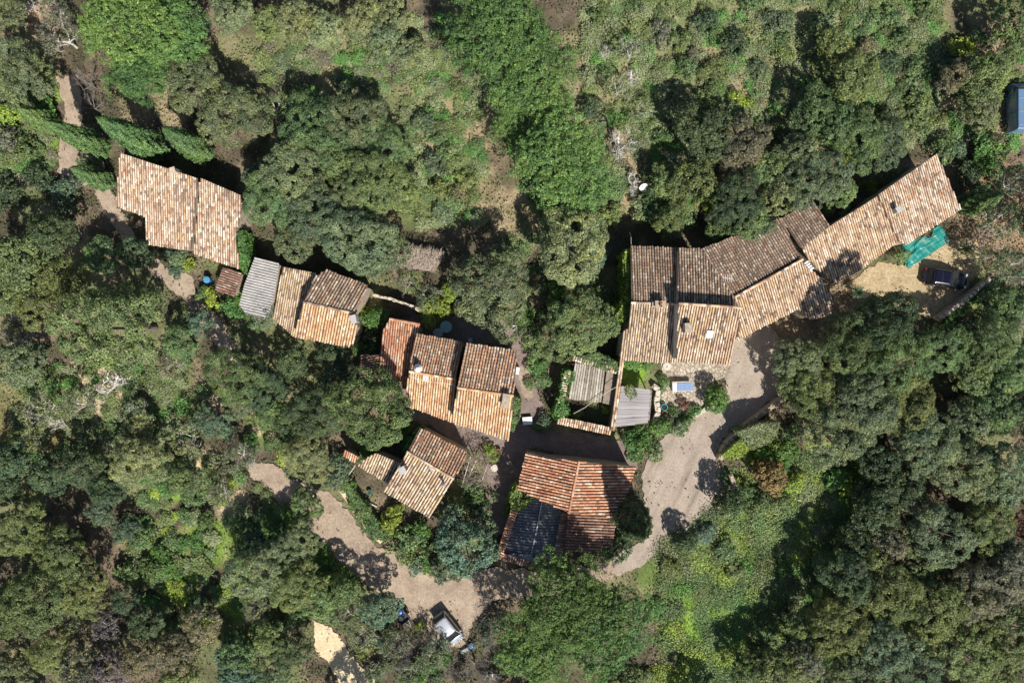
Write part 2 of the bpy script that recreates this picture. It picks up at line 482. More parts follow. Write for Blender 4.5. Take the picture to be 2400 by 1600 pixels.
SHADED_LITTER, DRY, GREEN, LUSH, SAND, OLIVE = (0.095, 0.078, 0.055), (0.31, 0.255, 0.15), (0.14, 0.2, 0.055), (0.19, 0.32, 0.045), (0.52, 0.42, 0.27), (0.19, 0.215, 0.095)  # litter tone includes painted shadow for the gaps between trees
ZONES = [  # px, py, radius px, colour, strength
    (1050, 300, 150, DRY, 1.0), (1000, 200, 90, OLIVE, 0.8), (1100, 420, 80, DRY, 0.9), (1230, 500, 80, DRY, 0.9), (930, 260, 60, OLIVE, 0.8),
    (1480, 380, 110, DRY, 1.0), (1440, 150, 120, DRY, 0.8), (1600, 100, 220, OLIVE, 1.0), (1750, 80, 200, OLIVE, 1.0), (1900, 60, 220, OLIVE, 0.9), (2050, 100, 160, OLIVE, 1.0),
    (1640, 130, 60, DRY, 0.8), (1760, 200, 60, DRY, 0.8), (1820, 150, 40, DRY, 0.9), (1700, 60, 40, DRY, 0.8), (1560, 220, 60, DRY, 0.8), (1990, 40, 70, DRY, 0.7),
    (2170, 230, 110, DRY, 1.0), (2200, 290, 60, SAND, 0.7), (2330, 80, 60, (0.4, 0.28, 0.2), 0.8), (1780, 290, 90, DRY, 0.8), (1800, 420, 60, DRY, 0.8), (1870, 320, 60, DRY, 0.6), (1530, 330, 70, DRY, 0.9),
    (720, 120, 120, OLIVE, 0.8), (650, 210, 80, OLIVE, 0.9), (760, 200, 60, DRY, 0.6), (830, 60, 50, DRY, 0.8), (340, 240, 60, DRY, 0.7), (400, 270, 40, DRY, 0.9),
    (1090, 410, 40, GREEN, 0.9), (1020, 470, 70, GREEN, 0.8), (880, 150, 50, GREEN, 0.8), (120, 210, 40, LUSH, 0.9), (112, 340, 24, LUSH, 1.0), (60, 250, 60, GREEN, 0.8), (30, 180, 50, (0.26, 0.26, 0.06), 0.9),
    (100, 25, 50, (0.4, 0.28, 0.2), 0.9), (130, 450, 40, SHADED_LITTER, 0.8), (160, 600, 50, SAND, 0.4), (170, 560, 40, SAND, 0.5),
    (200, 880, 60, SAND, 1.0), (230, 920, 50, SAND, 0.9), (300, 950, 40, SAND, 0.6), (310, 1000, 30, SAND, 0.8), (500, 930, 40, SAND, 0.7), (360, 1010, 60, SAND, 0.5), (60, 1000, 120, (0.25, 0.22, 0.09), 0.8),
    (480, 1090, 45, SAND, 1.0), (545, 1190, 42, SAND, 1.2), (390, 1120, 45, LUSH, 1.0), (400, 1320, 60, LUSH, 0.9), (420, 1370, 35, LUSH, 1.0), (330, 1280, 60, GREEN, 1.0), (500, 1270, 60, LUSH, 0.7), (660, 1215, 60, LUSH, 0.9), (580, 1250, 50, GREEN, 0.8), (780, 1330, 50, LUSH, 0.7),
    (630, 1010, 60, GREEN, 0.9), (600, 1010, 20, SAND, 0.9), (640, 1020, 18, SAND, 0.8), (590, 1450, 50, GREEN, 0.8),
    (1640, 1440, 110, LUSH, 1.0), (1680, 1420, 60, LUSH, 1.0), (1780, 1390, 50, LUSH, 1.0), (1690, 1530, 60, LUSH, 0.9), (1920, 1140, 100, LUSH, 1.0), (1980, 1160, 70, LUSH, 1.0), (1850, 1180, 90, GREEN, 1.0), (1760, 1230, 110, GREEN, 1.0), (1690, 1310, 90, GREEN, 1.0), (1900, 1240, 60, LUSH, 0.9),
    (1560, 1340, 80, GREEN, 0.9), (2330, 880, 60, LUSH, 0.8), (2290, 950, 40, LUSH, 0.8), (2250, 720, 60, GREEN, 0.7), (1790, 1060, 50, LUSH, 0.6), (1480, 860, 40, LUSH, 1.0),
    (2360, 480, 110, (0.3, 0.2, 0.12), 1.0), (2300, 560, 80, (0.28, 0.2, 0.13), 1.0), (2380, 300, 60, (0.3, 0.22, 0.16), 1.0), (1960, 720, 80, (0.3, 0.22, 0.15), 0.9), (1860, 780, 70, (0.3, 0.23, 0.16), 0.9),
]
def ground_colour(X, Y):
    px = X / PX + 1200; py = 800 - Y / PX
    col = np.empty(X.shape + (3,))
    n1 = fnoise(X + 500, Y + 500, 9.0)[..., None]
    col[:] = np.array(SHADED_LITTER) * (0.7 + 0.7 * n1)
    n2 = fnoise(X + 900, Y + 300, 5.0)
    nn = fnoise(X + 100, Y + 1300, 3.0)
    gm = np.clip((n2 - 0.52) * 8, 0, 1)[..., None] * 0.75
    col = col * (1 - gm) + np.array(OLIVE) * 0.9 * gm
    for (zx, zy, r, c, st) in ZONES:
        d = np.hypot(px - zx, py - zy) / r
        d = d + (nn - 0.5) * 1.3
        k = np.clip((1.15 - d) * 2.2, 0, 1)[..., None] * min(st, 1.0)
        col = col * (1 - k) + np.array(c) * k
    # bare and grassy specks inside every zone
    s1 = np.clip((fnoise(X + 60, Y + 20, 1.6) - 0.5) * 5, -1, 1)[..., None]
    col = np.where(s1 > 0, col * (1 - 0.35 * s1) + np.array((0.34, 0.26, 0.17)) * 0.35 * s1, col * (1 + 0.35 * s1) + np.array((0.05, 0.065, 0.025)) * (-0.35 * s1))
    return np.clip(col, 0.01, 0.8)

def make_ground():
    xs = np.concatenate([[-900, -400, -200, -120], np.arange(-84, 84.01, 0.34), [120, 200, 400, 900]])
    ys = np.concatenate([[-900, -400, -200, -100], np.arange(-62, 62.01, 0.34), [100, 200, 400, 900]])
    X, Y = np.meshgrid(xs, ys)
    Z = -0.16 + 0.16 * fnoise(X + 333, Y + 222, 2.6)
    nx, ny = len(xs), len(ys)
    me = bpy.data.meshes.new('ground')
    V = np.stack([X, Y, Z], -1).reshape(-1, 3)
    i = np.arange(nx * ny).reshape(ny, nx)
    F = np.stack([i[:-1, :-1], i[:-1, 1:], i[1:, 1:], i[1:, :-1]], -1).reshape(-1, 4)
    fill_mesh(me, V, F)
    at = me.attributes.new('ground_tint', 'FLOAT_COLOR', 'POINT')
    a = np.ones((nx * ny, 4), np.float32)
    gc = ground_colour(X, Y)
    gc[(np.abs(X) > 82) | (np.abs(Y) > 60)] = (.13, .14, .065)
    a[:, :3] = gc.reshape(-1, 3)
    at.data.foreach_set('color', a.ravel())
    m, nt, b = new_mat('earth_and_grass')
    t = node(nt, 'ShaderNodeAttribute', attribute_name='ground_tint')
    g = node(nt, 'ShaderNodeNewGeometry')
    n1_ = node(nt, 'ShaderNodeTexNoise', Scale=5.0, Detail=9, Roughness=0.75)
    L(nt, g.outputs['Position'], n1_.inputs['Vector'])
    r = ramp(nt, [(0.3, (0.45, 0.45, 0.45)), (0.5, (1, 1, 1)), (0.7, (1.5, 1.45, 1.35))])
    L(nt, n1_.outputs['Fac'], r.inputs[0])
    L(nt, mix(nt, 1.0, t.outputs['Color'], r.outputs[0], 'MULTIPLY'), b.inputs['Base Color'])
    b.inputs['Roughness'].default_value = 0.95
    b.inputs['Specular IOR Level'].default_value = 0.1
    bp = node(nt, 'ShaderNodeBump', Strength=0.7, Distance=0.12)
    L(nt, n1_.outputs['Fac'], bp.inputs['Height'])
    L(nt, bp.outputs[0], b.inputs['Normal'])
    me.materials.append(m)
    tag(mesh_obj('ground', me), kind='structure')

def fill_mesh(me, V, F, smooth=False):
    nv, nf, k = len(V), len(F), F.shape[1]
    me.vertices.add(nv)
    me.vertices.foreach_set('co', np.ascontiguousarray(V, np.float32).ravel())
    me.loops.add(nf * k)
    me.loops.foreach_set('vertex_index', np.ascontiguousarray(F, np.int32).ravel())
    me.polygons.add(nf)
    me.polygons.foreach_set('loop_start', np.arange(0, nf * k, k, dtype=np.int32))
    me.polygons.foreach_set('loop_total', np.full(nf, k, np.int32))
    me.update(calc_edges=True)

make_ground()

def inside(px, py, poly):
    r = False
    n = len(poly)
    for i in range(n):
        x0, y0 = poly[i]; x1, y1 = poly[(i + 1) % n]
        if (y0 > py) != (y1 > py) and px < (x1 - x0) * (py - y0) / (y1 - y0) + x0: r = not r
    return r
SHEETS = []
def sheet(name, pts, mat, z, label=None, jit=4.5, kind='structure', cat=None, seg=5.5):
    """a flat surface on the ground with a worn, uneven edge; pts in photo pixels"""
    rr = random.Random(len(pts) * 7 + int(pts[0][0]))
    out = []
    n = len(pts)
    for i in range(n):
        a, b = Vector(pts[i]), Vector(pts[(i + 1) % n])
        k = max(1, int((b - a).length / seg))
        nr = Vector((-(b - a).y, (b - a).x)).normalized()
        for j in range(k):
            q = a.lerp(b, j / k)
            q = q + nr * (rr.uniform(-.5, .5) * jit + jit * 2.2 * (float(fnoise(np.array([q.x * .04 + 60]), np.array([q.y * .04 + 60]), 1.1)[0]) - .5) * 2)
            out.append(P(q.x, q.y, z))
    bm = bmesh.new()
    f = bm.faces.new([bm.verts.new(v) for v in out])
    if f.normal.z < 0 or True:
        f.normal_update()
        if f.normal.z < 0: f.normal_flip()
    bmesh.ops.triangulate(bm, faces=[f])
    me = bpy.data.meshes.new(name)
    bm.to_mesh(me); bm.free()
    SHEETS.append(pts)
    return tag(mesh_obj(name, me, None, mat), label, cat, None, kind)

M['gravel'] = noise_mat('gravel', [(0.25, (0.25, 0.205, 0.165)), (0.5, (0.32, 0.268, 0.218)), (0.75, (0.385, 0.325, 0.27))], 0.5, 0.95, 0.45, 9, 9, 0.15, fine=(6.0, 0.2))
def add_ruts(m, ang):
    nt = m.node_tree
    b = nt.nodes['Principled BSDF']
    src = b.inputs['Base Color'].links[0].from_socket
    g = node(nt, 'ShaderNodeNewGeometry')
    mp = node(nt, 'ShaderNodeMapping')
    mp.inputs['Rotation'].default_value = (0, 0, -ang)
    mp.inputs['Scale'].default_value = (.16, 1.3, 1)
    L(nt, g.outputs['Position'], mp.inputs['Vector'])
    n = node(nt, 'ShaderNodeTexNoise', Scale=1.0, Detail=6, Roughness=.5, Distortion=.15)
    mp.inputs['Scale'].default_value = (1, 1, 1)
    m2 = node(nt, 'ShaderNodeMapping')
    m2.inputs['Scale'].default_value = (.13, 1.2, 1)
    L(nt, mp.outputs[0], m2.inputs['Vector'])
    L(nt, m2.outputs[0], n.inputs['Vector'])
    r = ramp(nt, [(.30, (.72, .69, .66)), (.46, (1, 1, 1)), (.66, (1.1, 1.08, 1.06))])
    L(nt, n.outputs['Fac'], r.inputs[0])
    L(nt, mix(nt, 1.0, src, r.outputs[0], 'MULTIPLY'), b.inputs['Base Color'])
add_ruts(M['gravel'], math.radians(62))
M['dirt'] = noise_mat('packed_dirt', [(0.25, (0.22, 0.165, 0.12)), (0.5, (0.32, 0.25, 0.185)), (0.75, (0.41, 0.335, 0.25))], 0.6, 0.95, 0.6, 8, 9, 0.15, fine=(5.0, 0.2))
M['sand'] = noise_mat('sandy_path', [(0.25, (0.46, 0.36, 0.22)), (0.6, (0.62, 0.51, 0.33)), (0.8, (0.68, 0.58, 0.42))], 0.8, 0.95, 0.5, 8, 9, 0.15, fine=(5.0, 0.2))
M['yard'] = noise_mat('dry_yard', [(0.25, (0.26, 0.2, 0.115)), (0.5, (0.37, 0.29, 0.17)), (0.75, (0.45, 0.36, 0.23))], 0.9, 0.95, 0.5, 8, 9, 0.15, fine=(4.0, 0.25))
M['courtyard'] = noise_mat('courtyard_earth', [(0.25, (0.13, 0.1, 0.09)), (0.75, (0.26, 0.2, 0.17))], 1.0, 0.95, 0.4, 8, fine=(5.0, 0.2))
def paving_mat():
    m, nt, b = new_mat('stone_paving')
    g = node(nt, 'ShaderNodeNewGeometry')
    v = node(nt, 'ShaderNodeTexVoronoi', Scale=2.6)
    v2 = node(nt, 'ShaderNodeTexVoronoi', Scale=2.6, feature='DISTANCE_TO_EDGE')
    for q in (v, v2): L(nt, g.outputs['Position'], q.inputs['Vector'])
    sp = node(nt, 'ShaderNodeSeparateColor')
    L(nt, v.outputs['Color'], sp.inputs[0])
    r = ramp(nt, [(0.0, (0.30, 0.25, 0.19)), (0.5, (0.38, 0.325, 0.25)), (1.0, (0.47, 0.41, 0.33))])
    L(nt, sp.outputs[0], r.inputs[0])
    r2 = ramp(nt, [(0.0, (0.3, 0.27, 0.22)), (0.09, (1, 1, 1))])
    L(nt, v2.outputs['Distance'], r2.inputs[0])
    L(nt, mix(nt, 1.0, r.outputs[0], r2.outputs[0], 'MULTIPLY'), b.inputs['Base Color'])
    b.inputs['Roughness'].default_value = 0.9
    bp = node(nt, 'ShaderNodeBump', Strength=0.6, Distance=0.05)
    L(nt, r2.outputs[0], bp.inputs['Height'])
    L(nt, bp.outputs[0], b.inputs['Normal'])
    return m
M['paving'] = paving_mat()

sheet('driveway', [(1690, 815), (1735, 780), (1800, 745), (1830, 800), (1850, 900), (1832, 925), (1775, 965), (1728, 1003), (1690, 1040), (1678, 1075), (1700, 1110), (1716, 1150), (1690, 1200), (1640, 1225), (1590, 1262), (1545, 1290), (1500, 1330), (1440, 1350), (1425, 1320), (1470, 1285), (1512, 1262), (1506, 1190), (1505, 1110), (1520, 1060), (1560, 1020), (1610, 985), (1650, 960), (1700, 935), (1705, 890), (1692, 860)], M['gravel'], 0.02)
sheet('road', [(575, 1085), (640, 1085), (700, 1130), (770, 1150), (820, 1195), (880, 1275), (950, 1306), (1030, 1330), (1090, 1350), (1150, 1330), (1250, 1335), (1340, 1330), (1430, 1322), (1440, 1352), (1340, 1385), (1240, 1400), (1150, 1405), (1105, 1470), (1080, 1515), (1040, 1510), (1000, 1475), (955, 1445), (915, 1405), (860, 1370), (800, 1320), (760, 1270), (700, 1225), (640, 1165), (590, 1115)], M['dirt'], 0.026)
sheet('lane', [(130, 180), (182, 178), (192, 255), (196, 340), (240, 352), (252, 430), (280, 490), (325, 565), (395, 632), (452, 645), (462, 690), (515, 745), (550, 805), (590, 875), (572, 900), (528, 845), (484, 775), (424, 700), (362, 645), (300, 585), (248, 500), (215, 430), (140, 440), (138, 330), (150, 270)], M['dirt'], 0.02)
sheet('path', [(730, 1450), (775, 1470), (815, 1520), (860, 1570), (905, 1630), (820, 1640), (775, 1570), (740, 1520)], M['sand'], 0.02)
sheet('yard', [(2060, 610), (2120, 625), (2225, 560), (2290, 560), (2312, 645), (2255, 690), (2190, 745), (2130, 735), (2060, 700), (2000, 700), (1975, 670)], M['yard'], 0.02)
sheet('terrace', [(1548, 845), (1715, 852), (1700, 880), (1665, 900), (1660, 950), (1620, 975), (1560, 970), (1545, 930), (1552, 890)], M['paving'], 0.032, jit=2)
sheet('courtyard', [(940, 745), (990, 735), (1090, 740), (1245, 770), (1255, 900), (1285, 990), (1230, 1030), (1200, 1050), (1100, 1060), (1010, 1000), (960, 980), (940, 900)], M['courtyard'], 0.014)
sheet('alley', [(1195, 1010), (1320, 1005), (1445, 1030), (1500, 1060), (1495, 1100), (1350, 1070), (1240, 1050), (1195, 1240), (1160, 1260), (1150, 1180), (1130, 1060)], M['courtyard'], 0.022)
sheet('side_path', [(1218, 860), (1240, 870), (1252, 930), (1236, 940), (1222, 905)], M['dirt'], 0.03)
sheet('garden_path', [(795, 1150), (812, 1145), (870, 1215), (905, 1265), (890, 1275), (850, 1235)], M['sand'], 0.032, jit=2)

# ------------------------------------------------------------------ houses
def house(name, label, cat='house', group=None):
    return tag(empty(name), label, cat, group)
def set_base(h, px, py):
    """puts the Empty at the thing's base without moving its parts"""
    p = P(px, py, 0)
    h.location = p
    for ch in h.children:
        ch.location = Vector(ch.location) - p
def wall_openings(h, p0, p1, z, items):
    a, b = P(*p0, z), P(*p1, z)
    for (t, z0, w_, h_, kind) in items: opening(h, a.x, a.y, b.x, b.y, t, z0, w_, h_, kind)

# left house: two tiled slopes side by side, falling towards the viewer's bottom edge
h = house('house', 'pinkish tiled house with stepped roof beside three leaning cypresses')
roof(h, [(281, 358, 4.6), (463, 418, 4.5), (447, 588, 3.1), (341, 572, 3.0), (342, 509, 3.5), (271, 483, 3.6)], (-0.06, 1), 'pink', flush=(), pitch=0.23)
roof(h, [(470, 417, 4.75), (563, 457, 4.65), (568, 482, 4.4), (552, 555, 3.75), (563, 631, 3.15), (454, 595, 3.25)], (-0.06, 1), 'pink', flush=(), pitch=0.23)
chimney(h, 412, 402, 4.75, (0.45, 0.45, 0.7), 'render', 0.3, 0)
for (q0, q1, its) in [((449, 587), (560, 624), [(0.3, 0.9, 0.9, 1.2, 'window'), (0.65, 0.02, 1.0, 2.1, 'door')]), ((344, 567), (446, 588), [(0.5, 0.9, 0.9, 1.1, 'window')])]:
    a = P(*q0, 3.4); b = P(*q1, 3.4)
    for (t, z0, w_, h_, k) in its: opening(h, a.x + 0.0, a.y + 0.30, b.x, b.y + 0.30, t, z0, w_, h_, k, 0.08)
set_base(h, 430, 500)

h = house('shed', 'small dark red tiled shed beside the round blue lid', 'shed')
roof(h, [(522, 627, 2.3), (567, 640, 2.2), (548, 695, 2.0), (504, 679, 2.1)], (0.95, 0.32), 'dull', pitch=0.26, over=0.12)
set_base(h, 535, 660)

def corrugated(h, pts, dpx, pitch, amp, mat, parts=True, wall='render', name='roof', over=0.15, nowall=False):
    W3 = [P(*p) for p in pts]
    a, b, c = plane_fit(W3)
    zf = lambda x, y: a * x + b * y + c
    d = Vector((dpx[0], -dpx[1])).normalized()
    s = Vector((-d.y, d.x))
    poly = [(p.x, p.y) for p in W3]
    mb = MB()
    us = [s.x * x + s.y * y for x, y in poly]
    n = len(poly)
    st = pitch / 6
    prev = None
    k = 0
    u = min(us) + 0.02
    while u < max(us) - 0.01:
        ys = []
        for i in range(n):
            x0, y0 = poly[i]; x1, y1 = poly[(i + 1) % n]
            f0 = s.x * x0 + s.y * y0 - u; f1 = s.x * x1 + s.y * y1 - u
            if (f0 < 0) != (f1 < 0):
                t = f0 / (f0 - f1)
                ys.append(d.x * (x0 + (x1 - x0) * t) + d.y * (y0 + (y1 - y0) * t))
        if len(ys) >= 2:
            q0 = s * u + d * min(ys); q1 = s * u + d * max(ys)
            dz = amp * math.sin(2 * math.pi * u / pitch)
            va = Vector((q0.x, q0.y, zf(q0.x, q0.y) + dz)); vb = Vector((q1.x, q1.y, zf(q1.x, q1.y) + dz))
            if prev: mb.add([prev[0], prev[1], vb, va], [(0, 1, 2, 3)])
            prev = (va, vb)
        u += st
    o = mb.build(name, mat, h)
    md = o.modifiers.new('thickness', 'SOLIDIFY')
    md.thickness = 0.015
    if not nowall:
        area = sum(poly[i][0] * poly[(i + 1) % n][1] - poly[(i + 1) % n][0] * poly[i][1] for i in range(n))
        pl = poly[::-1] if area < 0 else poly
        wb = MB()
        wb.prism(offset_poly(pl, [over] * n), 0, lambda x, y: zf(x, y) - amp - 0.03)
        wb.build('wall', M[wall], h)
M['fibrecement'] = noise_mat('fibre_cement', [(0.3, (0.27, 0.255, 0.24)), (0.5, (0.37, 0.355, 0.335)), (0.75, (0.44, 0.425, 0.40))], 0.9, 0.85, 0.2, fine=(4.0, 0.15))
M['greysheet'] = noise_mat('grey_corrugated', [(0.3, (0.15, 0.155, 0.175)), (0.7, (0.25, 0.255, 0.275))], 1.0, 0.7, 0.2, fine=(4.0, 0.15))
h = house('shed', 'long shed under a pale grey corrugated roof left of the brown tiled sheds', 'shed')
corrugated(h, [(597, 602, 3.2), (654, 617, 3.1), (653, 630, 3.05), (642, 697, 2.9), (626, 746, 2.75), (575, 735, 2.8), (561, 714, 2.8), (572, 669, 2.95)], (0.97, 0.24), 0.27, 0.075, M['fibrecement'])
set_base(h, 608, 675)

h = house('shed', 'narrow lean to with lichen covered tan tiles right of the pale corrugated roof', 'shed')
roof(h, [(663, 625, 3.0), (742, 640, 3.2), (716, 720, 2.9), (692, 792, 2.5), (640, 746, 2.4)], (-0.2, 1), 'lichen', pitch=0.23, over=0.15)
set_base(h, 685, 710)

h = house('shed', 'gabled shed with brown upper slope and orange lower slope under the oak', 'shed')
roof(h, [(711, 707, 5.0), (740, 648, 4.2), (764, 632, 4.0), (862, 668, 4.0), (846, 705, 4.5), (828, 734, 5.0)], (0.45, -0.9), 'brown', flush=(5,), pitch=0.29, name='roof', ridge=[((711, 707, 5.0), (828, 734, 5.0))])
roof(h, [(711, 707.5, 5.0), (828, 734, 5.0), (837, 766, 4.6), (824, 815, 3.9), (690, 788, 3.9)], (-0.27, 1), 'orange', flush=(0,), pitch=0.27)
chimney(h, 831, 748, 4.8, (0.5, 0.7, 0.6), 'greywall', 0.2, 0)
set_base(h, 770, 730)

# middle house
h = house('house', 'orange tiled house in the middle with a stepped double roof and a stone chimney')
roof(h, [(913, 747, 3.6), (984, 760, 3.6), (968, 850, 3.2), (956, 912, 2.9), (884, 905, 2.9), (897, 776, 3.5)], (-0.12, 1), 'red', pitch=0.24, ridge=[((913, 747, 3.6), (984, 760, 3.6))], flush=(1, 2))
roof(h, [(847, 830, 2.6), (890, 832, 2.8), (885, 902, 2.6), (838, 905, 2.4)], (-0.9, 0.2), 'dull', pitch=0.26)
roof(h, [(975, 782, 4.5), (1085, 801, 4.5), (1068, 888, 5.6), (959, 869, 5.6)], (0.19, -0.98), 'mixed', flush=(1, 2), pitch=0.25)
roof(h, [(959, 869, 5.6), (1070, 888, 5.6), (1057, 988, 4.3), (949, 949, 4.3)], (-0.13, 1), 'orange', flush=(0, 1), pitch=0.24, ridge=[((959, 870, 5.6), (1066, 888, 5.6))])
roof(h, [(1094, 804, 6.3), (1211, 821, 6.3), (1203, 928, 7.5), (1072, 908, 7.5)], (0.19, -0.98), 'mixed', flush=(2, 3), pitch=0.27)
roof(h, [(1072, 908, 7.5), (1203, 928, 7.5), (1193, 1032, 6.1), (1059, 989, 6.1)], (-0.13, 1), 'orange', flush=(0, 3), pitch=0.26, ridge=[((1072, 908, 7.5), (1203, 927, 7.5))])
chimney(h, 1186, 938, 7.25, (0.62, 1.15, 0.8), 'stone', -0.14, 0)
# pale conical cowl on the left ridge
q = MB(); p = P(981, 862, 5.5)
q.lathe([(0.34, -0.4), (0.34, 0.3), (0.42, 0.34), (0.42, 0.42), (0.28, 0.8), (0.1, 1.15), (0.02, 1.2)], p, 14)
q.build('chimney_cowl', M['white'], h)
q = MB(); p = P(982, 870, 5.5)
q.box((p.x, p.y, p.z + 0.1), (0.62, 0.12, 0.16), 0.35)
q.build('ridge_slab', M['palewood'], h)
skylight(h, 997, 886, 5.35, 0.4, 0.62, -0.17, 0.5)
q = MB()
q.tube([P(960, 880, 5.55), P(985, 890, 5.42), P(1010, 895, 5.42), P(1045, 898, 5.5), P(1066, 902, 5.6), P(1072, 908, 6.6)], 0.025, 5)
q.build('cable', M['white'], h)
a, b = P(952, 948, 4.3), P(1058, 988, 4.3)
for t, k in ((0.25, 'window'), (0.65, 'window')): opening(h, a.x, a.y + 0.3, b.x, b.y + 0.3, t, 1.1, 0.9, 1.3, k, 0.08)
a, b = P(1060, 989, 6.1), P(1193, 1032, 6.1)
for t, k, z in ((0.3, 'window', 3.6), (0.7, 'window', 3.6), (0.5, 'door', 0.03)): opening(h, a.x, a.y + 0.3, b.x, b.y + 0.3, t, z, 0.95, 1.3 if k == 'window' else 2.1, k, 0.08)
set_base(h, 1070, 900)

# small house
h = house('house', 'small square tiled house with coarse brown barrel tiles above the lower road')
roof(h, [(984, 1002, 4.2), (1091, 1058, 4.2), (1093, 1071, 4.3), (1064, 1121, 5.2), (955, 1058, 5.2)], (0.44, -0.9), 'mixed', flush=(3,), pitch=0.28)
roof(h, [(954, 1057, 5.2), (1064, 1121, 5.2), (1007, 1212, 3.9), (899, 1151, 3.9)], (-0.52, 0.85), 'lichen', flush=(0,), pitch=0.28, ridge=[((954, 1057, 5.2), (1064, 1121, 5.2))])
roof(h, [(882, 1061, 3.4), (938, 1084, 3.6), (909, 1132, 3.0), (838, 1091, 2.7), (862, 1070, 3.0)], (-0.42, 0.9), 'lichen', flush=(1,), pitch=0.26)
chimney(h, 948, 1096, 4.85, (0.6, 0.6, 1.5), 'greywall', 0.5, 0)
skylight(h, 985, 1031, 4.6, 0.5, 0.6, 0.5, -0.4, 'terracotta')
q = MB(); p = P(1041, 1131, 4.8)
q.tube([(p.x, p.y, p.z - 0.3), (p.x, p.y, p.z + 1.1)], 0.11, 8)
q.lathe([(0.2, 1.1), (0.2, 1.16), (0.02, 1.3)], p, 10)
q.build('flue_pipe', M['metal'], h)
q = MB(); p = P(1013, 1097, 5.0)
q.box((p.x, p.y, p.z + 0.1), (0.4, 0.4, 0.3), 0.5)
q.build('roof_vent', M['greywall'], h, bevel=0.02)
a, b = P(899, 1151, 3.9), P(1007, 1212, 3.9)
for t, k in ((0.3, 'window'), (0.7, 'window')): opening(h, a.x + 0.14, a.y + 0.26, b.x + 0.14, b.y + 0.26, t, 1.0, 0.9, 1.2, k, 0.07)
set_base(h, 990, 1110)

h = house('shed', 'tiny tiled lean to half hidden by bushes left of the small house', 'shed')
roof(h, [(808, 1053, 2.2), (842, 1070, 2.3), (834, 1084, 2.1), (804, 1067, 2.0)], (-0.3, 1), 'red', pitch=0.24, over=0.1)
set_base(h, 822, 1068)

# barn with a sunken court
h = house('barn', 'red tiled barn with a bright ridge and a dark sunken grey roof court', 'barn')
roof(h, [(1233, 1059, 4.0), (1290, 1072, 4.4), (1357, 1081, 5.2), (1333, 1201, 5.2), (1250, 1164, 4.4), (1213, 1146, 4.0)], (-0.98, 0.02 - 0.2), 'red', flush=(2,), pitch=0.29, hgt=0.12)
roof(h, [(1357, 1081, 5.2), (1491, 1093, 4.0), (1478, 1130, 4.0), (1450, 1212, 4.0), (1333, 1201, 5.2)], (0.995, 0.03), 'red', flush=(4,), pitch=0.30, hgt=0.12, ridge=[((1357, 1080, 5.2), (1333, 1202, 5.2))])
roof(h, [(1331, 1199, 3.6), (1447, 1211, 3.3), (1436, 1264, 3.1), (1433, 1278, 3.1), (1376, 1294, 3.3), (1322, 1290, 3.5)], (0.995, 0.06), 'dull', pitch=0.29, hgt=0.12, flush=(0,))
corrugated(h, [(1213, 1186, 2.3), (1250, 1166, 2.5), (1268, 1170, 2.6), (1243, 1306, 2.5), (1180, 1296, 2.2)], (-0.98, -0.1), 0.3, 0.09, M['greysheet'], name='court_roof', over=0.0)
corrugated(h, [(1268, 1171, 2.6), (1316, 1194, 2.3), (1302, 1300, 2.2), (1243, 1306, 2.5)], (0.98, 0.05), 0.3, 0.09, M['greysheet'], name='court_roof', over=0.02)
q = MB(); q.tube([P(1270, 1174, 2.68), P(1262, 1220, 2.68), P(1243, 1308, 2.6)], 0.09, 6)
q.build('ridge_strip', M['metal'], h)
def coped_wall(parent, p0, p1, z, width, pal, name='parapet', wall='stone', crossways=True, base=0.0):
    """wall with a coping of barrel tiles; p0, p1 are px"""
    A, B = P(*p0, z), P(*p1, z)
    ln = (B - A).length
    d = (B - A).normalized()
    rz = math.atan2(d.y, d.x)
    mb = MB()
    c = (A + B) / 2
    mb.box((c.x, c.y, (z - 0.02 + base) / 2), (ln, width * 0.8, z - 0.02 - base), rz)
    o = mb.build(name, M[wall], parent)
    t = MB()
    s = Vector((-d.y, d.x, 0))
    if crossways:
        k = int(ln / 0.24)
        for i in range(k):
            q = A + d * ((i + 0.5) * ln / k + R.uniform(-0.02, 0.02))
            for sg in (-1, 1):
                t.c = pick(pal)
                tile_strip(t, q + Vector((0, 0, 0.09)), q + s * (sg * (width / 2 + 0.06 + R.uniform(-0.03, 0.03))) + Vector((0, 0, 0.01)), Vector((0, 0, 1)), 0.21, 0.07)
    else:
        k = max(1, int(ln / 0.4))
        for i in range(k):
            for off in (-width * 0.27, width * 0.27):
                t.c = pick(pal)
                tile_strip(t, A.lerp(B, i / k) + s * off + Vector((0, 0, 0.02)), A.lerp(B, (i + 1.08) / k) + s * (off + R.uniform(-0.02, 0.02)) + Vector((0, 0, 0.03)), Vector((0, 0, 1)), width * 0.55, 0.09)
    co = t.build('coping', M['tile'], o)
    return o
vs = []; fs = []
for i in range(40):
    for j in range(8):
        q = P(1180 + 3.05 * i + 1.5 * snoise(i * .5, j * .9, 3), 1281 + 2.4 * j + .25 * i * .5 + 3 * snoise(i * .4, j * .7, 1), 0)
        vs.append((q.x, q.y, 2.62 + .16 * snoise(i * .8, j * 1.1, 5) + .06 * snoise(i * 2.1, j * 1.9, 2)))
        if i < 39 and j < 7 and snoise(i * .33, j * .6, 7) > -.55: fs.append((i * 8 + j, i * 8 + j + 1, i * 8 + j + 9, i * 8 + j + 8))
q = MB(); q.add(vs, fs); q.build('plastic_sheet', M['fibrecement'], h, True)
coped_wall(h, (1209, 1185), (1171, 1302), 3.0, 0.55, 'red')
coped_wall(h, (1324, 1205), (1307, 1304), 3.1, 0.7, 'dull')
coped_wall(h, (1166, 1300), (1250, 1324), 2.9, 0.5, 'dull')
coped_wall(h, (1251, 1324), (1308, 1310), 2.85, 0.5, 'dull')
set_base(h, 1330, 1190)

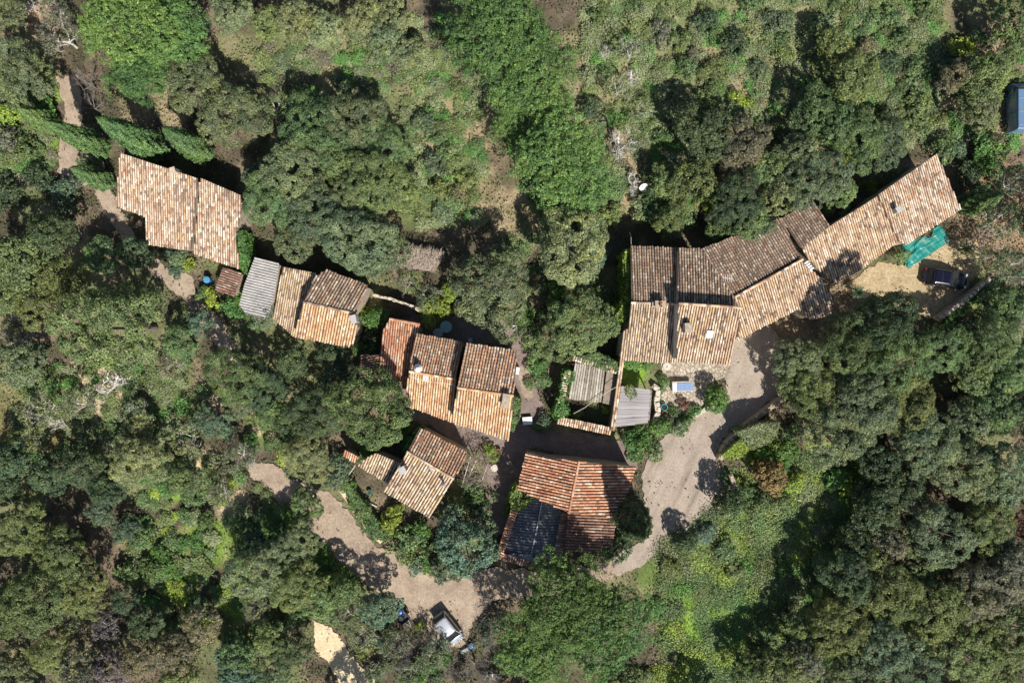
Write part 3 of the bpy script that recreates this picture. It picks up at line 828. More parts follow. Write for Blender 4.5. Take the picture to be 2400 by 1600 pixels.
# main house
h = house('house', 'large tan tiled house with four roof slopes and an ivy covered left wall')
roof(h, [(1478, 576, 5.0), (1592, 581, 5.0), (1589, 711, 6.2), (1480, 708, 6.2)], (0.0, -1), 'brown', flush=(1, 2), pitch=0.25, wall='render')
roof(h, [(1591, 581, 6.0), (1644, 583, 6.0), (1719, 697, 6.9), (1733, 720, 7.0), (1588, 710, 7.1)], (0.02, -1), 'brown', flush=(3, 4), pitch=0.26, wall='render')
roof(h, [(1479, 708, 6.3), (1592, 713, 6.3), (1590, 850, 4.9), (1518, 848, 4.9), (1461, 844, 4.9), (1453, 835, 5.0), (1463, 773, 5.6), (1472, 770, 5.6)], (-0.08, 1), 'lichen', flush=(0, 1), pitch=0.24, wall='render', ridge=[((1479, 709, 6.3), (1590, 713, 6.3))])
roof(h, [(1590, 711, 8.3), (1737, 721, 8.2), (1711, 855, 6.7), (1585, 846, 6.8)], (-0.13, 1), 'tan', flush=(0, 3), pitch=0.25, wall='greywall', ridge=[((1590, 711, 8.3), (1737, 721, 8.2))])
chimney(h, 1609, 768, 7.8, (0.75, 0.95, 0.9), 'stone', 0.05, 0, cap=False)
chimney(h, 1544, 714, 6.2, (0.9, 0.6, 0.85), 'stone', 0.0, 2)
chimney(h, 1532, 714, 6.2, (0.4, 0.4, 0.5), 'render', 0.0, 0)
skylight(h, 1663, 783, 7.6, 0.42, 0.6, -0.12, 0.45)
q = MB(); p = P(1697, 654, 6.8)
q.tube([p, p + Vector((0, 0, 1.2))], 0.025, 5)
q.tube([p + Vector((-0.5, 0.1, 1.15)), p + Vector((0.5, -0.1, 1.15))], 0.02, 4)
for i in range(5): q.tube([p + Vector((-0.4 + 0.2 * i, 0.35, 1.16)), p + Vector((-0.4 + 0.2 * i, -0.35, 1.16))], 0.015, 4)
q.build('aerial', M['white'], h)
a, b = P(1462, 846, 4.9), P(1582, 850, 4.9)
for t, k, z in ((0.25, 'window', 1.4), (0.75, 'window', 1.4)): opening(h, a.x, a.y + 0.3, b.x, b.y + 0.3, t, z, 0.95, 1.4, k, 0.12)
a, b = P(1586, 847, 6.7), P(1711, 855, 6.7)
for t, k, z in ((0.3, 'window', 3.6), (0.72, 'window', 3.6), (0.5, 'door', 0.03)): opening(h, a.x, a.y + 0.3, b.x, b.y + 0.3, t, z, 1.0, 1.4 if k == 'window' else 2.2, k, 0.12)
set_base(h, 1595, 720)

# the two wings on the right
h = house('house', 'low two slope wing with shade-darkened upper tiles joining the large house to the long wing')
roof(h, [(1642, 584, 4.0), (1828, 512, 4.0), (1876, 602, 5.0), (1720, 697, 5.0)], (-0.45, -0.9), 'brown', flush=(2,), pitch=0.25, wall='render')
roof(h, [(1831, 512, 4.0), (1904, 472, 4.0), (1947, 531, 4.9), (1876, 581, 4.9)], (-0.45, -0.9), 'brown', flush=(2,), pitch=0.25, wall='render')
roof(h, [(1720, 697, 5.2), (1880, 608, 5.2), (1925, 655, 4.6), (1959, 702, 4.1), (1945, 737, 3.8), (1900, 750, 3.7), (1868, 724, 3.9), (1728, 797, 4.1), (1736, 724, 4.9)], (0.36, 0.93), 'tan', flush=(0, 1), pitch=0.24, wall='render', ridge=[((1722, 696, 5.2), (1880, 608, 5.2))])
q = MB()
for i in range(4):
    p = P(1887 + i * 4, 616 + i * 5, 5.2)
    q.box((p.x, p.y, p.z + 0.25), (0.42, 0.16, 0.3), 0.6)
p0, p1 = P(1885, 613, 5.2), P(1902, 636, 5.2)
q.tube([p0 + Vector((0, 0, 0.05)), p1 + Vector((0, 0, 0.05))], 0.1, 6)
q.build('vent_block', M['white'], h)
set_base(h, 1800, 630)
h = house('house', 'long tiled wing with one wide pinkish slope above the green tarpaulin')
roof(h, [(1879, 580, 4.9), (1953, 524, 4.8), (2060, 457, 4.8), (2108, 563, 3.2), (2010, 637, 3.2), (1957, 667, 3.3), (1896, 612, 4.3)], (0.42, 0.9), 'tan', flush=(2, 5), pitch=0.24, wall='render')
roof(h, [(2058, 456, 5.1), (2194, 361, 5.1), (2253, 490, 3.4), (2124, 573, 3.4), (2106, 566, 3.5)], (0.42, 0.9), 'pink', flush=(3, 4), pitch=0.23, wall='render')
chimney(h, 2097, 494, 4.6, (0.5, 0.5, 0.8), 'greywall', 0.5, 0)
a, b = P(2124, 573, 3.4), P(2253, 490, 3.4)
for t, k, z in ((0.35, 'window', 1.0), (0.75, 'door', 0.03)): opening(h, a.x - 0.13, a.y + 0.27, b.x - 0.13, b.y + 0.27, t, z, 0.95, 1.2 if k == 'window' else 2.1, k, 0.08)
set_base(h, 2080, 540)
# ------------------------------------------------------------------ free standing walls and shelters
def thing(name, label, cat, px=None, py=None, z=0.0, rz=0.0, group=None):
    loc = P(px, py, z) if px is not None else (0, 0, 0)
    return tag(empty(name, loc, rz), label, cat, group)
def wall_line(name, label, pts, hgt, wid, mat='stone', cat='wall', cap=None):
    t = thing(name, label, cat, pts[0][0], pts[0][1])
    o0 = t.location.copy()
    mb = MB()
    cb = MB()
    rr = random.Random(int(pts[0][0]))
    for i in range(len(pts) - 1):
        a, b = P(*pts[i]) - o0, P(*pts[i + 1]) - o0
        k = max(1, int((b - a).length / 0.55))
        rz = math.atan2((b - a).y, (b - a).x)
        for j in range(k):
            q = a.lerp(b, (j + 0.5) / k)
            ln = (b - a).length / k
            hh = hgt * rr.uniform(0.93, 1.05)
            mb.box((q.x, q.y, hh / 2 - 0.1), (ln * 0.998, wid * rr.uniform(0.92, 1.08), hh + 0.2), rz + rr.uniform(-.02, .02))
            for g in range(2):
                cb.box((q.x + rr.uniform(-.12, .12), q.y + rr.uniform(-.12, .12), hh + 0.06 + g * 0.004), (ln * rr.uniform(.45, .75), wid * rr.uniform(.5, .95), 0.13), rz + rr.uniform(-.3, .3), .85, .85)
    mb.build('wall_body', M[mat], t)
    cb.build('cap_stones', M[cap or mat], t)
    return t
M['palestone'] = noise_mat('pale_stone', [(0.25, (0.34, 0.29, 0.23)), (0.5, (0.5, 0.45, 0.37)), (0.75, (0.64, 0.6, 0.52))], 4, 0.9, 0.7, 6)
wall_line('stone_wall', 'low dry stone wall along the right edge of the gravel driveway', [(1826, 932), (1776, 968), (1730, 1003), (1694, 1040), (1680, 1072)], 1.3, 0.45)
wall_line('stone_wall', 'short stub of stone wall below the clipped hedge on the driveway', [(1706, 1108), (1713, 1125), (1720, 1148)], 1.0, 0.4)
wall_line('stone_wall', 'straight stone wall beyond the dry yard of the dark car', [(2186, 748), (2231, 715), (2270, 683), (2303, 654)], 1.3, 0.45, cap='palestone')
wall_line('garden_wall', 'curved garden wall with pale coping above the red tiled roof', [(880, 694), (925, 703), (960, 716), (990, 728)], 1.5, 0.25, 'render', cap='palewood')
wall_line('rubble_wall', 'white rubble wall beside the grey reed mat canopy', [(1528, 902), (1541, 912), (1536, 940), (1540, 965), (1530, 990)], 0.7, 0.5, 'palestone')
wall_line('rubble_wall', 'pale stone edging at the driveway end of the flower bed', [(1600, 990), (1625, 975), (1650, 960), (1668, 945)], 0.35, 0.4, 'palestone')
for lab, p0, p1, z, wd, cr in [
        ('tall narrow wall with a lengthwise tile coping between shed and reed canopy', (1458, 840), (1435, 1008), 2.6, 0.42, False),
        ('garden wall with crosswise red tiles on top below the wooden shed roof', (1307, 984), (1432, 1010), 2.2, 0.62, True),
        ('vine covered wall with tile coping left of the wooden shed roof', (1332, 866), (1314, 946), 2.3, 0.42, True),
        ('tile topped wall above the wooden shed roof', (1342, 839), (1446, 870), 2.4, 0.36, True)]:
    t = thing('coped_wall', lab, 'wall')
    coped_wall(t, p0, p1, z, wd, 'tan' if not cr else 'pink', 'wall_body', crossways=cr)
    set_base(t, (p0[0] + p1[0]) / 2, (p0[1] + p1[1]) / 2)

# wooden roofed shed
M['boards'] = noise_mat('grey_boards', [(0.25, (0.2, 0.17, 0.13)), (0.5, (0.31, 0.28, 0.235)), (0.66, (0.4, 0.37, 0.32)), (0.78, (0.42, 0.28, 0.08))], 1.1, 0.9, 0.4, 12, fine=(6, .25))
nt = M['boards'].node_tree
b_ = nt.nodes['Principled BSDF']
oi = node(nt, 'ShaderNodeObjectInfo')
r_ = ramp(nt, [(0, (.62, .6, .58)), (1, (1.35, 1.33, 1.3))])
L(nt, oi.outputs['Random'], r_.inputs[0])
L(nt, mix(nt, 1.0, b_.inputs['Base Color'].links[0].from_socket, r_.outputs[0], 'MULTIPLY'), b_.inputs['Base Color'])
t = thing('shed', 'open shed with a weathered grey plank roof spotted with orange lichen', 'shed', 1375, 900)
o0 = t.location.copy()
c4 = [P(1348, 850, 2.5) - o0, P(1419, 864, 2.5) - o0, P(1410, 943, 2.2) - o0, P(1333, 935, 2.2) - o0]
n = 13
for i in range(n):
    mb = MB()
    f0, f1 = i / n + .003, (i + 1) / n - .014
    j0, j1 = R.uniform(-.03, .03), R.uniform(-.05, .05)
    a, b = c4[0].lerp(c4[1], f0), c4[0].lerp(c4[1], f1)
    d_, c_ = c4[3].lerp(c4[2], f0), c4[3].lerp(c4[2], f1)
    up = Vector((0, 0, R.uniform(0, .02)))
    dd = (d_ - a).normalized()
    a = a + dd * j0; b = b + dd * j0; c_ = c_ + dd * j1; d_ = d_ + dd * j1
    th = Vector((0, 0, .035))
    mb.add([a + up, b + up, c_ + up, d_ + up, a + up + th, b + up + th, c_ + up + th, d_ + up + th], [(0, 1, 2, 3), (7, 6, 5, 4), (4, 5, 1, 0), (5, 6, 2, 1), (6, 7, 3, 2), (7, 4, 0, 3)])
    mb.build('board', M['boards'], t)
for p in c4:
    mb = MB(); q = p * .93
    mb.box((q.x, q.y, 1.08), (.12, .12, 2.16)); mb.build('post', M['wood'], t)
mb = MB()
a, b, c_, d_ = P(1422, 868, 1.9) - o0, P(1445, 874, 1.85) - o0, P(1436, 950, 1.8) - o0, P(1412, 944, 1.85) - o0
th = Vector((0, 0, .03))
mb.add([a, b, c_, d_, a + th, b + th, c_ + th, d_ + th], [(0, 1, 2, 3), (7, 6, 5, 4), (4, 5, 1, 0), (5, 6, 2, 1), (6, 7, 3, 2), (7, 4, 0, 3)])
mb.build('lower_roof_sheet', M['wood'], t)

# reed canopy
t = thing('reed_canopy', 'square canopy of grey reed matting right of the tile topped wall', 'canopy', 1480, 955)
o0 = t.location.copy()
mat_, nt, b_ = new_mat('reed_mat')
at = node(nt, 'ShaderNodeAttribute', attribute_name='tile_tint')
L(nt, at.outputs['Color'], b_.inputs['Base Color']); b_.inputs['Roughness'].default_value = .9
A, B, Cc, D = P(1457, 904, 2.4), P(1526, 913, 2.4), P(1519, 992, 2.4), P(1440, 1000, 2.4)
mb = MB()
k = 95
for i in range(k):
    f = (i + .5) / k
    a = A.lerp(D, f) - o0; b = B.lerp(Cc, f) - o0
    if f > .96: b = a.lerp(b, .62)
    g = R.uniform(.26, .46)
    mb.c = (g, g * .94, g * .93)
    d = (b - a)
    m_ = a.lerp(b, R.uniform(.4, .6)) + Vector((0, R.uniform(-.02, .02), R.uniform(-.01, .03)))
    mb.tube([a + d.normalized() * R.uniform(-.12, .06), m_, b + d.normalized() * R.uniform(-.12, .1)], R.uniform(.022, .032), 5)
mb.build('reed_mat', mat_, t)
mb = MB()
mb.prism([((p - o0) * .985)[:2] for p in (A, B, Cc, D)], 2.335, 2.36); mb.build('under_mat', M['wood'], t)
for p in (A, B, Cc, D):
    q = (p - o0) * .94
    mb = MB(); mb.box((q.x, q.y, 1.165), (.1, .1, 2.33)); mb.build('post', M['wood'], t)
mb = MB(); a = P(1527, 913, 2.3) - o0; b = P(1521, 985, 2.3) - o0
mb.tube([a, b], .07, 6); mb.build('edge_beam', M['wood'], t)

# brushwood shelter
t = thing('brush_shelter', 'ragged shelter roofed with pale dry brushwood under the big oak', 'shelter', 985, 608)
o0 = t.location.copy()
c4 = [P(939, 580, 2.1) - o0, P(1041, 596, 2.1) - o0, P(1019, 638, 1.8) - o0, P(934, 630, 1.8) - o0]
mb = MB()
for i in range(900):
    u, v = R.random(), R.random()
    q = c4[0].lerp(c4[1], u).lerp(c4[3].lerp(c4[2], u), v)
    q.z += R.uniform(0, .3)
    an = R.gauss(1.45, .55); ln = R.uniform(.25, .85)
    e = q + Vector((math.cos(an) * ln, math.sin(an) * ln, R.uniform(-.12, .12)))
    g = R.uniform(.24, .5)
    mb.c = (g * 1.05, g * .86, g * .66) if R.random() < .75 else (g * .5, g * .42, g * .36)
    mb.tube([q, q.lerp(e, .5) + Vector((R.uniform(-.05, .05), R.uniform(-.05, .05), .03)), e], [R.uniform(.012, .022), .014, .008], 3, False)
mb.build('brushwood', mat_, t)
mb = MB(); mb.prism([(p * .95)[:2] for p in c4], 1.78, 1.82); mb.build('roof_panel', M['wood'], t)
for p in c4:
    q = p * .9
    mb = MB(); mb.tube([(q.x, q.y, 0), (q.x, q.y, 1.78)], .06, 6); mb.build('post', M['wood'], t)
for i in range(2):
    mb = MB(); a = P(934 + i * 6, 601, 1.9) - o0; b = P(929 + i * 7, 621 - i * 4, 1.7) - o0
    mb.tube([a, b], .07, 6); mb.build('plank', M['palewood'], t)

# vine pergola
t = thing('vine_pergola', 'timber pergola tangled with bare brown vines right of the small house', 'pergola', 1125, 1090)
o0 = t.location.copy()
for (x0, y0, x1, y1) in [(1103, 1069, 1085, 1130), (1116, 1078, 1098, 1118), (1142, 1088, 1130, 1125)]:
    mb = MB(); mb.tube([P(x0, y0, 2.3) - o0, P(x1, y1, 2.3) - o0], .06, 6); mb.build('beam', M['palewood'], t)
    mb = MB(); q = P(x1, y1, 0) - o0; mb.tube([q, q + Vector((0, 0, 2.26))], .06, 6); mb.build('post', M['wood'], t)
    mb = MB(); q = P(x0, y0, 0) - o0; mb.tube([q, q + Vector((0, 0, 2.26))], .06, 6); mb.build('post', M['wood'], t)
mb = MB()
for i in range(420):
    q = P(R.uniform(1082, 1150), R.uniform(1062, 1140), R.uniform(2.1, 2.7)) - o0
    e = q + Vector((R.gauss(0, .4), R.gauss(0, .4), R.uniform(-.25, .25)))
    g = R.uniform(.14, .3)
    mb.c = (g, g * .82, g * .68)
    mb.tube([q, q.lerp(e, .5) + Vector((R.gauss(0, .09), R.gauss(0, .09), .05)), e], [.02, .015, .007], 3, False)
mb.build('vines', mat_, t)

# ------------------------------------------------------------------ garden things
def simple(name, label, cat, px, py, z, fn, mat, rz=0.0, group=None, smooth=False, bevel=0):
    mb = MB(); fn(mb)
    o = mb.build(name, M[mat], None, smooth, P(px, py, z), bevel)
    o.rotation_euler = (0, 0, rz)
    return tag(o, label, cat, group)
def round_table(px, py, z, r, label, mat):
    t = thing('round_table', label, 'table', px, py, z)
    mb = MB(); mb.lathe([(r * .97, .70), (r, .715), (r, .735), (r * .97, .745), (.01, .75)], n=28); mb.build('tabletop', M[mat], t)
    for k in range(4):
        a = k * math.pi / 2 + .4
        mb = MB(); mb.tube([(math.cos(a) * r * .3, math.sin(a) * r * .3, .7), (math.cos(a) * r * .7, math.sin(a) * r * .7, 0)], .018, 6); mb.build('leg', M['metal'], t)
M['tealtop'] = flat_mat('pale_teal_top', (0.24, 0.42, 0.42), .45)
M['greytop'] = flat_mat('grey_green_top', (0.3, 0.36, 0.34), .45)
round_table(1047, 766, 0.02, .62, 'larger round teal table on the shaded patio behind the middle house', 'tealtop')
round_table(1028, 781, 0.02, .52, 'smaller round grey green table tucked against the middle house roof edge', 'greytop')
M['paleblue'] = flat_mat('pale_blue_plastic', (0.3, 0.48, 0.62), .45)
def stool_parts(t, w_, h_, mat):
    mb = MB(); mb.box((0, 0, h_), (w_, w_, .04)); mb.build('seat', M[mat], t, bevel=.01)
    for sx in (-1, 1):
        for sy in (-1, 1):
            mb = MB(); mb.box((sx * w_ * .42, sy * w_ * .42, h_ / 2 - .01), (.035, .035, h_ - .02)); mb.build('leg', M[mat], t)
stool_parts(thing('side_table', 'small square pale blue side table on the shaded patio', 'side table', 1103, 797, .02, .1), .42, .5, 'paleblue')
t = thing('garden_chair', 'white framed garden chair at the edge of the patio under the oak', 'chair', 1206, 768, .02, .15)
stool_parts(t, .5, .42, 'white')
mb = MB(); mb.box((0, -.25, .66), (.5, .03, .45)); mb.build('backrest', M['white'], t)
def pot(px, py, z, r, h_, label, mat='terracotta', plant=None):
    t = thing('flower_pot', label, 'flower pot', px, py, z)
    mb = MB(); mb.lathe([(r * .65, 0), (r * .9, h_ * .8), (r * .9, h_ * .82), (r, h_ * .82), (r, h_), (r * .88, h_), (r * .84, h_ * .8)], n=18); mb.build('pot', M[mat], t)
    mb = MB(); mb.lathe([(r * .83, h_ * .84), (.01, h_ * .87)], n=18); mb.build('soil', M['soil'], t)
    return t
pot(1168, 1058, .03, .36, .5, 'big empty terracotta pot on the path between the middle house and barn')
pot(1557, 968, .04, .3, .4, 'terracotta pot just below the green watering tub')
pot(1146, 808, .02, .2, .3, 'small terracotta pot by the upper wall of the middle house')
pot(1182, 809, .02, .22, .34, 'terracotta pot at the right end of the patio wall row')
pot(1062, 738, .02, .22, .34, 'orange pot at the left corner of the patio by the oak')
pot(867, 1152, .0, .26, .35, 'green tub planter left of the small house', 'teal')
simple('round_table_stone', 'round tan stone table top on the path left of the barn', 'table', 1159, 1094, .03, lambda m: m.lathe([(.16, 0), (.14, .6), (.36, .62), (.37, .7), (.01, .71)], n=20), 'palestone')
simple('millstone', 'round white millstone lying at the foot of the large house', 'millstone', 1562, 858, .03, lambda m: m.lathe([(.42, 0), (.44, .05), (.44, .16), (.4, .2), (.1, .2), (.1, .1)], n=24), 'palestone')
t = thing('watering_tub', 'bright green plastic tub on the stone terrace', 'tub', 1555, 953, .03)
mb = MB(); mb.lathe([(.22, 0), (.32, .5), (.35, .52), (.35, .55), (.3, .55), (.2, .06)], n=18); mb.build('tub_body', M['teal'], t)
mb = MB(); mb.lathe([(.28, .4), (.01, .41)], n=18, close=False); mb.build('water', M['glass'], t)
t = thing('water_barrel', 'barrel with a round bright blue lid beside the small red shed', 'barrel', 492, 657, 0)
mb = MB(); mb.lathe([(.28, 0), (.33, .25), (.33, .6), (.29, .85)], n=18); mb.build('barrel_body', M['blue'], t)
M['lidblue'] = flat_mat('sky_blue_lid', (0.07, 0.26, 0.4), .35)
mb = MB(); mb.lathe([(.34, .85), (.35, .88), (.34, .93), (.2, .96), (.01, .965)], n=22); mb.build('lid', M['lidblue'], t)
t = thing('masonry_table', 'stone table with a flat blue top on the sunny terrace', 'table', 1596, 904, .03, .03)
mb = MB(); mb.box((-.1, 0, .35), (1.9, 1.0, .7)); mb.build('base', M['palestone'], t, bevel=.03)
M['bluetop'] = flat_mat('blue_grey_top', (0.17, 0.25, 0.4), .5)
mb = MB(); mb.box((.28, -.05, .735), (1.6, .82, .05)); mb.build('tabletop', M['bluetop'], t, bevel=.01)
mb = MB(); mb.box((-.82, -.1, .72), (.42, .86, .03)); mb.build('side_slab', M['white'], t)
t = thing('cool_box', 'white box with a blue lower edge on the shaded path right of the middle house', 'box', 1236, 986, .02, .08)
mb = MB(); mb.box((0, 0, .2), (1.0, .86, .4)); mb.build('box_body', M['blue'], t, bevel=.03)
mb = MB(); mb.box((0, .06, .425), (1.0, .8, .05)); mb.build('lid', M['white'], t, bevel=.02)
simple('air_unit', 'white unit standing against the right wall of the middle house', 'air unit', 1213, 868, .02, lambda m: m.box((0, 0, .35), (.35, .75, .7)), 'white', -.1, bevel=.03)
simple('well_cover', 'small round white cover lying in the dry grass left of the tall pines', 'cover', 1114, 404, 0, lambda m: m.lathe([(.24, 0), (.25, .18), (.22, .22), (.01, .24)], n=18), 'white')
simple('log', 'short pale log on the ground left of the small house', 'log', 870, 1180, .08, lambda m: m.tube([(-.6, .25, 0), (.6, -.3, 0)], .09, 8), 'palewood')
simple('pole', 'long pale pole leaning by the tiny lean to left of the small house', 'pole', 823, 1104, 1.0, lambda m: m.tube([(-.6, -.75, -.9), (.6, .75, .9)], .05, 8), 'palewood')
simple('wire', 'thin pale wire strung from the tile topped wall over the wooden shed', 'wire', 1395, 937, 2.6, lambda m: m.tube([(-2.15, -1.4, -.3), (-1.0, -.75, -.12), (0, 0, .0), (1.2, .8, .12), (2.2, 1.4, .3)], .03, 5), 'palewood')
simple('hose', 'pale hose lying across the dark alley below the white box', 'hose', 1232, 996, .06, lambda m: m.tube([(-1.5, -.35, 0), (-.6, -.05, 0), (.2, .1, 0), (1.3, .2, 0)], .03, 5), 'palewood')
simple('overhead_cable', 'pale cable running up from the corner of the large house', 'cable', 1479, 560, 4.9, lambda m: m.tube([(0, -.7, .1), (.05, .2, -.3), (.1, .9, -1.6)], .03, 5), 'palewood')
for i, (x0, y0, x1, y1) in enumerate([(1029, 1519, 1037, 1511), (1040, 1540, 1047, 1528), (1037, 1546, 1048, 1553)]):
    a, b = P(x0, y0, .5), P(x1, y1, .6)
    lab = ['white painted board highest of three below the silver car', 'white board in the middle of the three below the silver car', 'lowest white board among the shrubs below the silver car'][i]
    c_ = (a + b) / 2
    simple('board', lab, 'board', (x0 + x1) / 2, (y0 + y1) / 2, .5, lambda m: m.tube([a - c_, b - c_], .06, 5), 'white', group='white boards in the shrubs')
simple('plastic_bag', 'crumpled blue plastic bag in the shrubs right of the silver car front', 'bag', 1106, 1511, .1, lambda m: m.lathe([(.15, 0), (.34, .08), (.3, .2), (.36, .3), (.2, .4), (.06, .44)], n=7), 'bluetop')
simple('plastic_sheet', 'grey folded sheet lying left of the crumpled blue bag', 'sheet', 1089, 1523, .1, lambda m: m.box((0, 0, .1), (.9, .45, .14), .4, .8, .7), 'greytop')

# satellite dishes
def dish(px, py, label, rz, tilt, mat):
    t = thing('satellite_dish', label, 'dish', px, py, 0, rz, 'satellite dishes in the clearing')
    mb = MB()
    mb.lathe([(.02, 0), (.2, .025), (.36, .08), (.45, .14), (.455, .15), (.35, .095), (.2, .045), (.02, .02)], n=24, close=False)
    o = mb.build('reflector', M[mat], t, True, (0, 0, 1.25)); o.rotation_euler = (tilt, 0, 0)
    mb = MB(); mb.tube([(0, .1, 0), (0, .1, 1.2)], .035, 7); mb.build('mast', M['metal'], t)
    mb = MB(); mb.tube([(0, -.35 * math.cos(tilt), 1.1), (0, -.5, 1.75)], .018, 5); mb.box((0, -.5, 1.78), (.1, .1, .14)); mb.build('feed_arm', M['metal'], t)
dish(1502, 442, 'bright white satellite dish right of the dead branches', .35, .95, 'white')
dish(1483, 455, 'grey satellite dish tilted on edge left of the white one', -1.2, 1.2, 'greytop')

# tarpaulin
TARP = poly = [(2112, 576), (2160, 555), (2181, 557), (2187, 536), (2200, 529), (2214, 545), (2224, 566), (2128, 630), (2121, 620), (2116, 600)]
xs = np.linspace(2105, 2230, 110); ys_ = np.linspace(524, 634, 100)
vid = {}; vs = []; fs = []
for j in range(len(ys_) - 1):
    for i in range(len(xs) - 1):
        if inside((xs[i] + xs[i + 1]) / 2, (ys_[j] + ys_[j + 1]) / 2, poly):
            q = []
            for (a, b) in ((i, j), (i, j + 1), (i + 1, j + 1), (i + 1, j)):
                if (a, b) not in vid:
                    x, y = xs[a], ys_[b]
                    z = .10 + .05 * snoise(x * .11, y * .17, 2) + .03 * abs(math.sin(x * .22 + y * .31 + 2 * math.sin(y * .09))) + .03 * snoise(x * .4 + y * .3, y * .5, 4)
                    d = abs((x - 2160) * .62 + (y - 570) * .78 + 5 * math.sin(y * .13) - 8)
                    d2 = abs((x - 2140) + .55 * (y - 588) + 4 * math.sin(y * .2))
                    z += .16 * math.exp(-(d2 / 3.0) ** 2) + .06 * math.exp(-(d / 4.0) ** 2)
                    v = P(x, y, 0); vid[(a, b)] = len(vs); vs.append((v.x, v.y, max(z, .045)))
                q.append(vid[(a, b)])
            fs.append(q)
mb = MB(); o0 = P(2165, 582, 0)
mb.add([(v[0] - o0.x, v[1] - o0.y, v[2]) for v in vs], fs)
M['tarp'] = noise_mat('green_tarpaulin', [(0.3, (0.008, 0.14, 0.125)), (0.52, (0.015, 0.22, 0.185)), (0.66, (0.13, 0.25, 0.2))], .8, .42, .3, 5, spec=.5)
tag(mb.build('tarpaulin', M['tarp'], None, True, o0), 'crumpled teal green tarpaulin spread on the yard beside the dark car', 'tarpaulin')

# ------------------------------------------------------------------ vehicles
def paint(name, c, metal=.3, rough=.3):
    m = flat_mat(name, c, rough, .5, metal, .04)
    b = m.node_tree.nodes['Principled BSDF']
    b.inputs['Coat Weight'].default_value = .6
    b.inputs['Coat Roughness'].default_value = .08
    return m
def quad_panel(mb, q, th=.02):
    q = [Vector(v) for v in q]
    n = (q[1] - q[0]).cross(q[2] - q[0]).normalized() * th
    mb.add([v for v in q] + [v + n for v in q], [(3, 2, 1, 0), (4, 5, 6, 7), (0, 1, 5, 4), (1, 2, 6, 5), (2, 3, 7, 6), (3, 0, 4, 7)])
def wheel(t, x, y, r=.32, wd=.2):
    o = MB()
    prof = [(r * .6, -wd / 2), (r * .92, -wd / 2), (r, -wd / 2 + .03), (r, wd / 2 - .03), (r * .92, wd / 2), (r * .6, wd / 2)]
    o.lathe(prof, n=18)
    wo = o.build('wheel', M['black'], t, False, (x, y, r)); wo.rotation_euler = (math.pi / 2, 0, 0)
    q = MB(); q.lathe([(.02, -wd / 2 - .01), (r * .6, -wd / 2 - .012), (r * .6, wd / 2 + .012), (.02, wd / 2 + .01)], n=14)
    q.build('rim', M['metal'], wo)
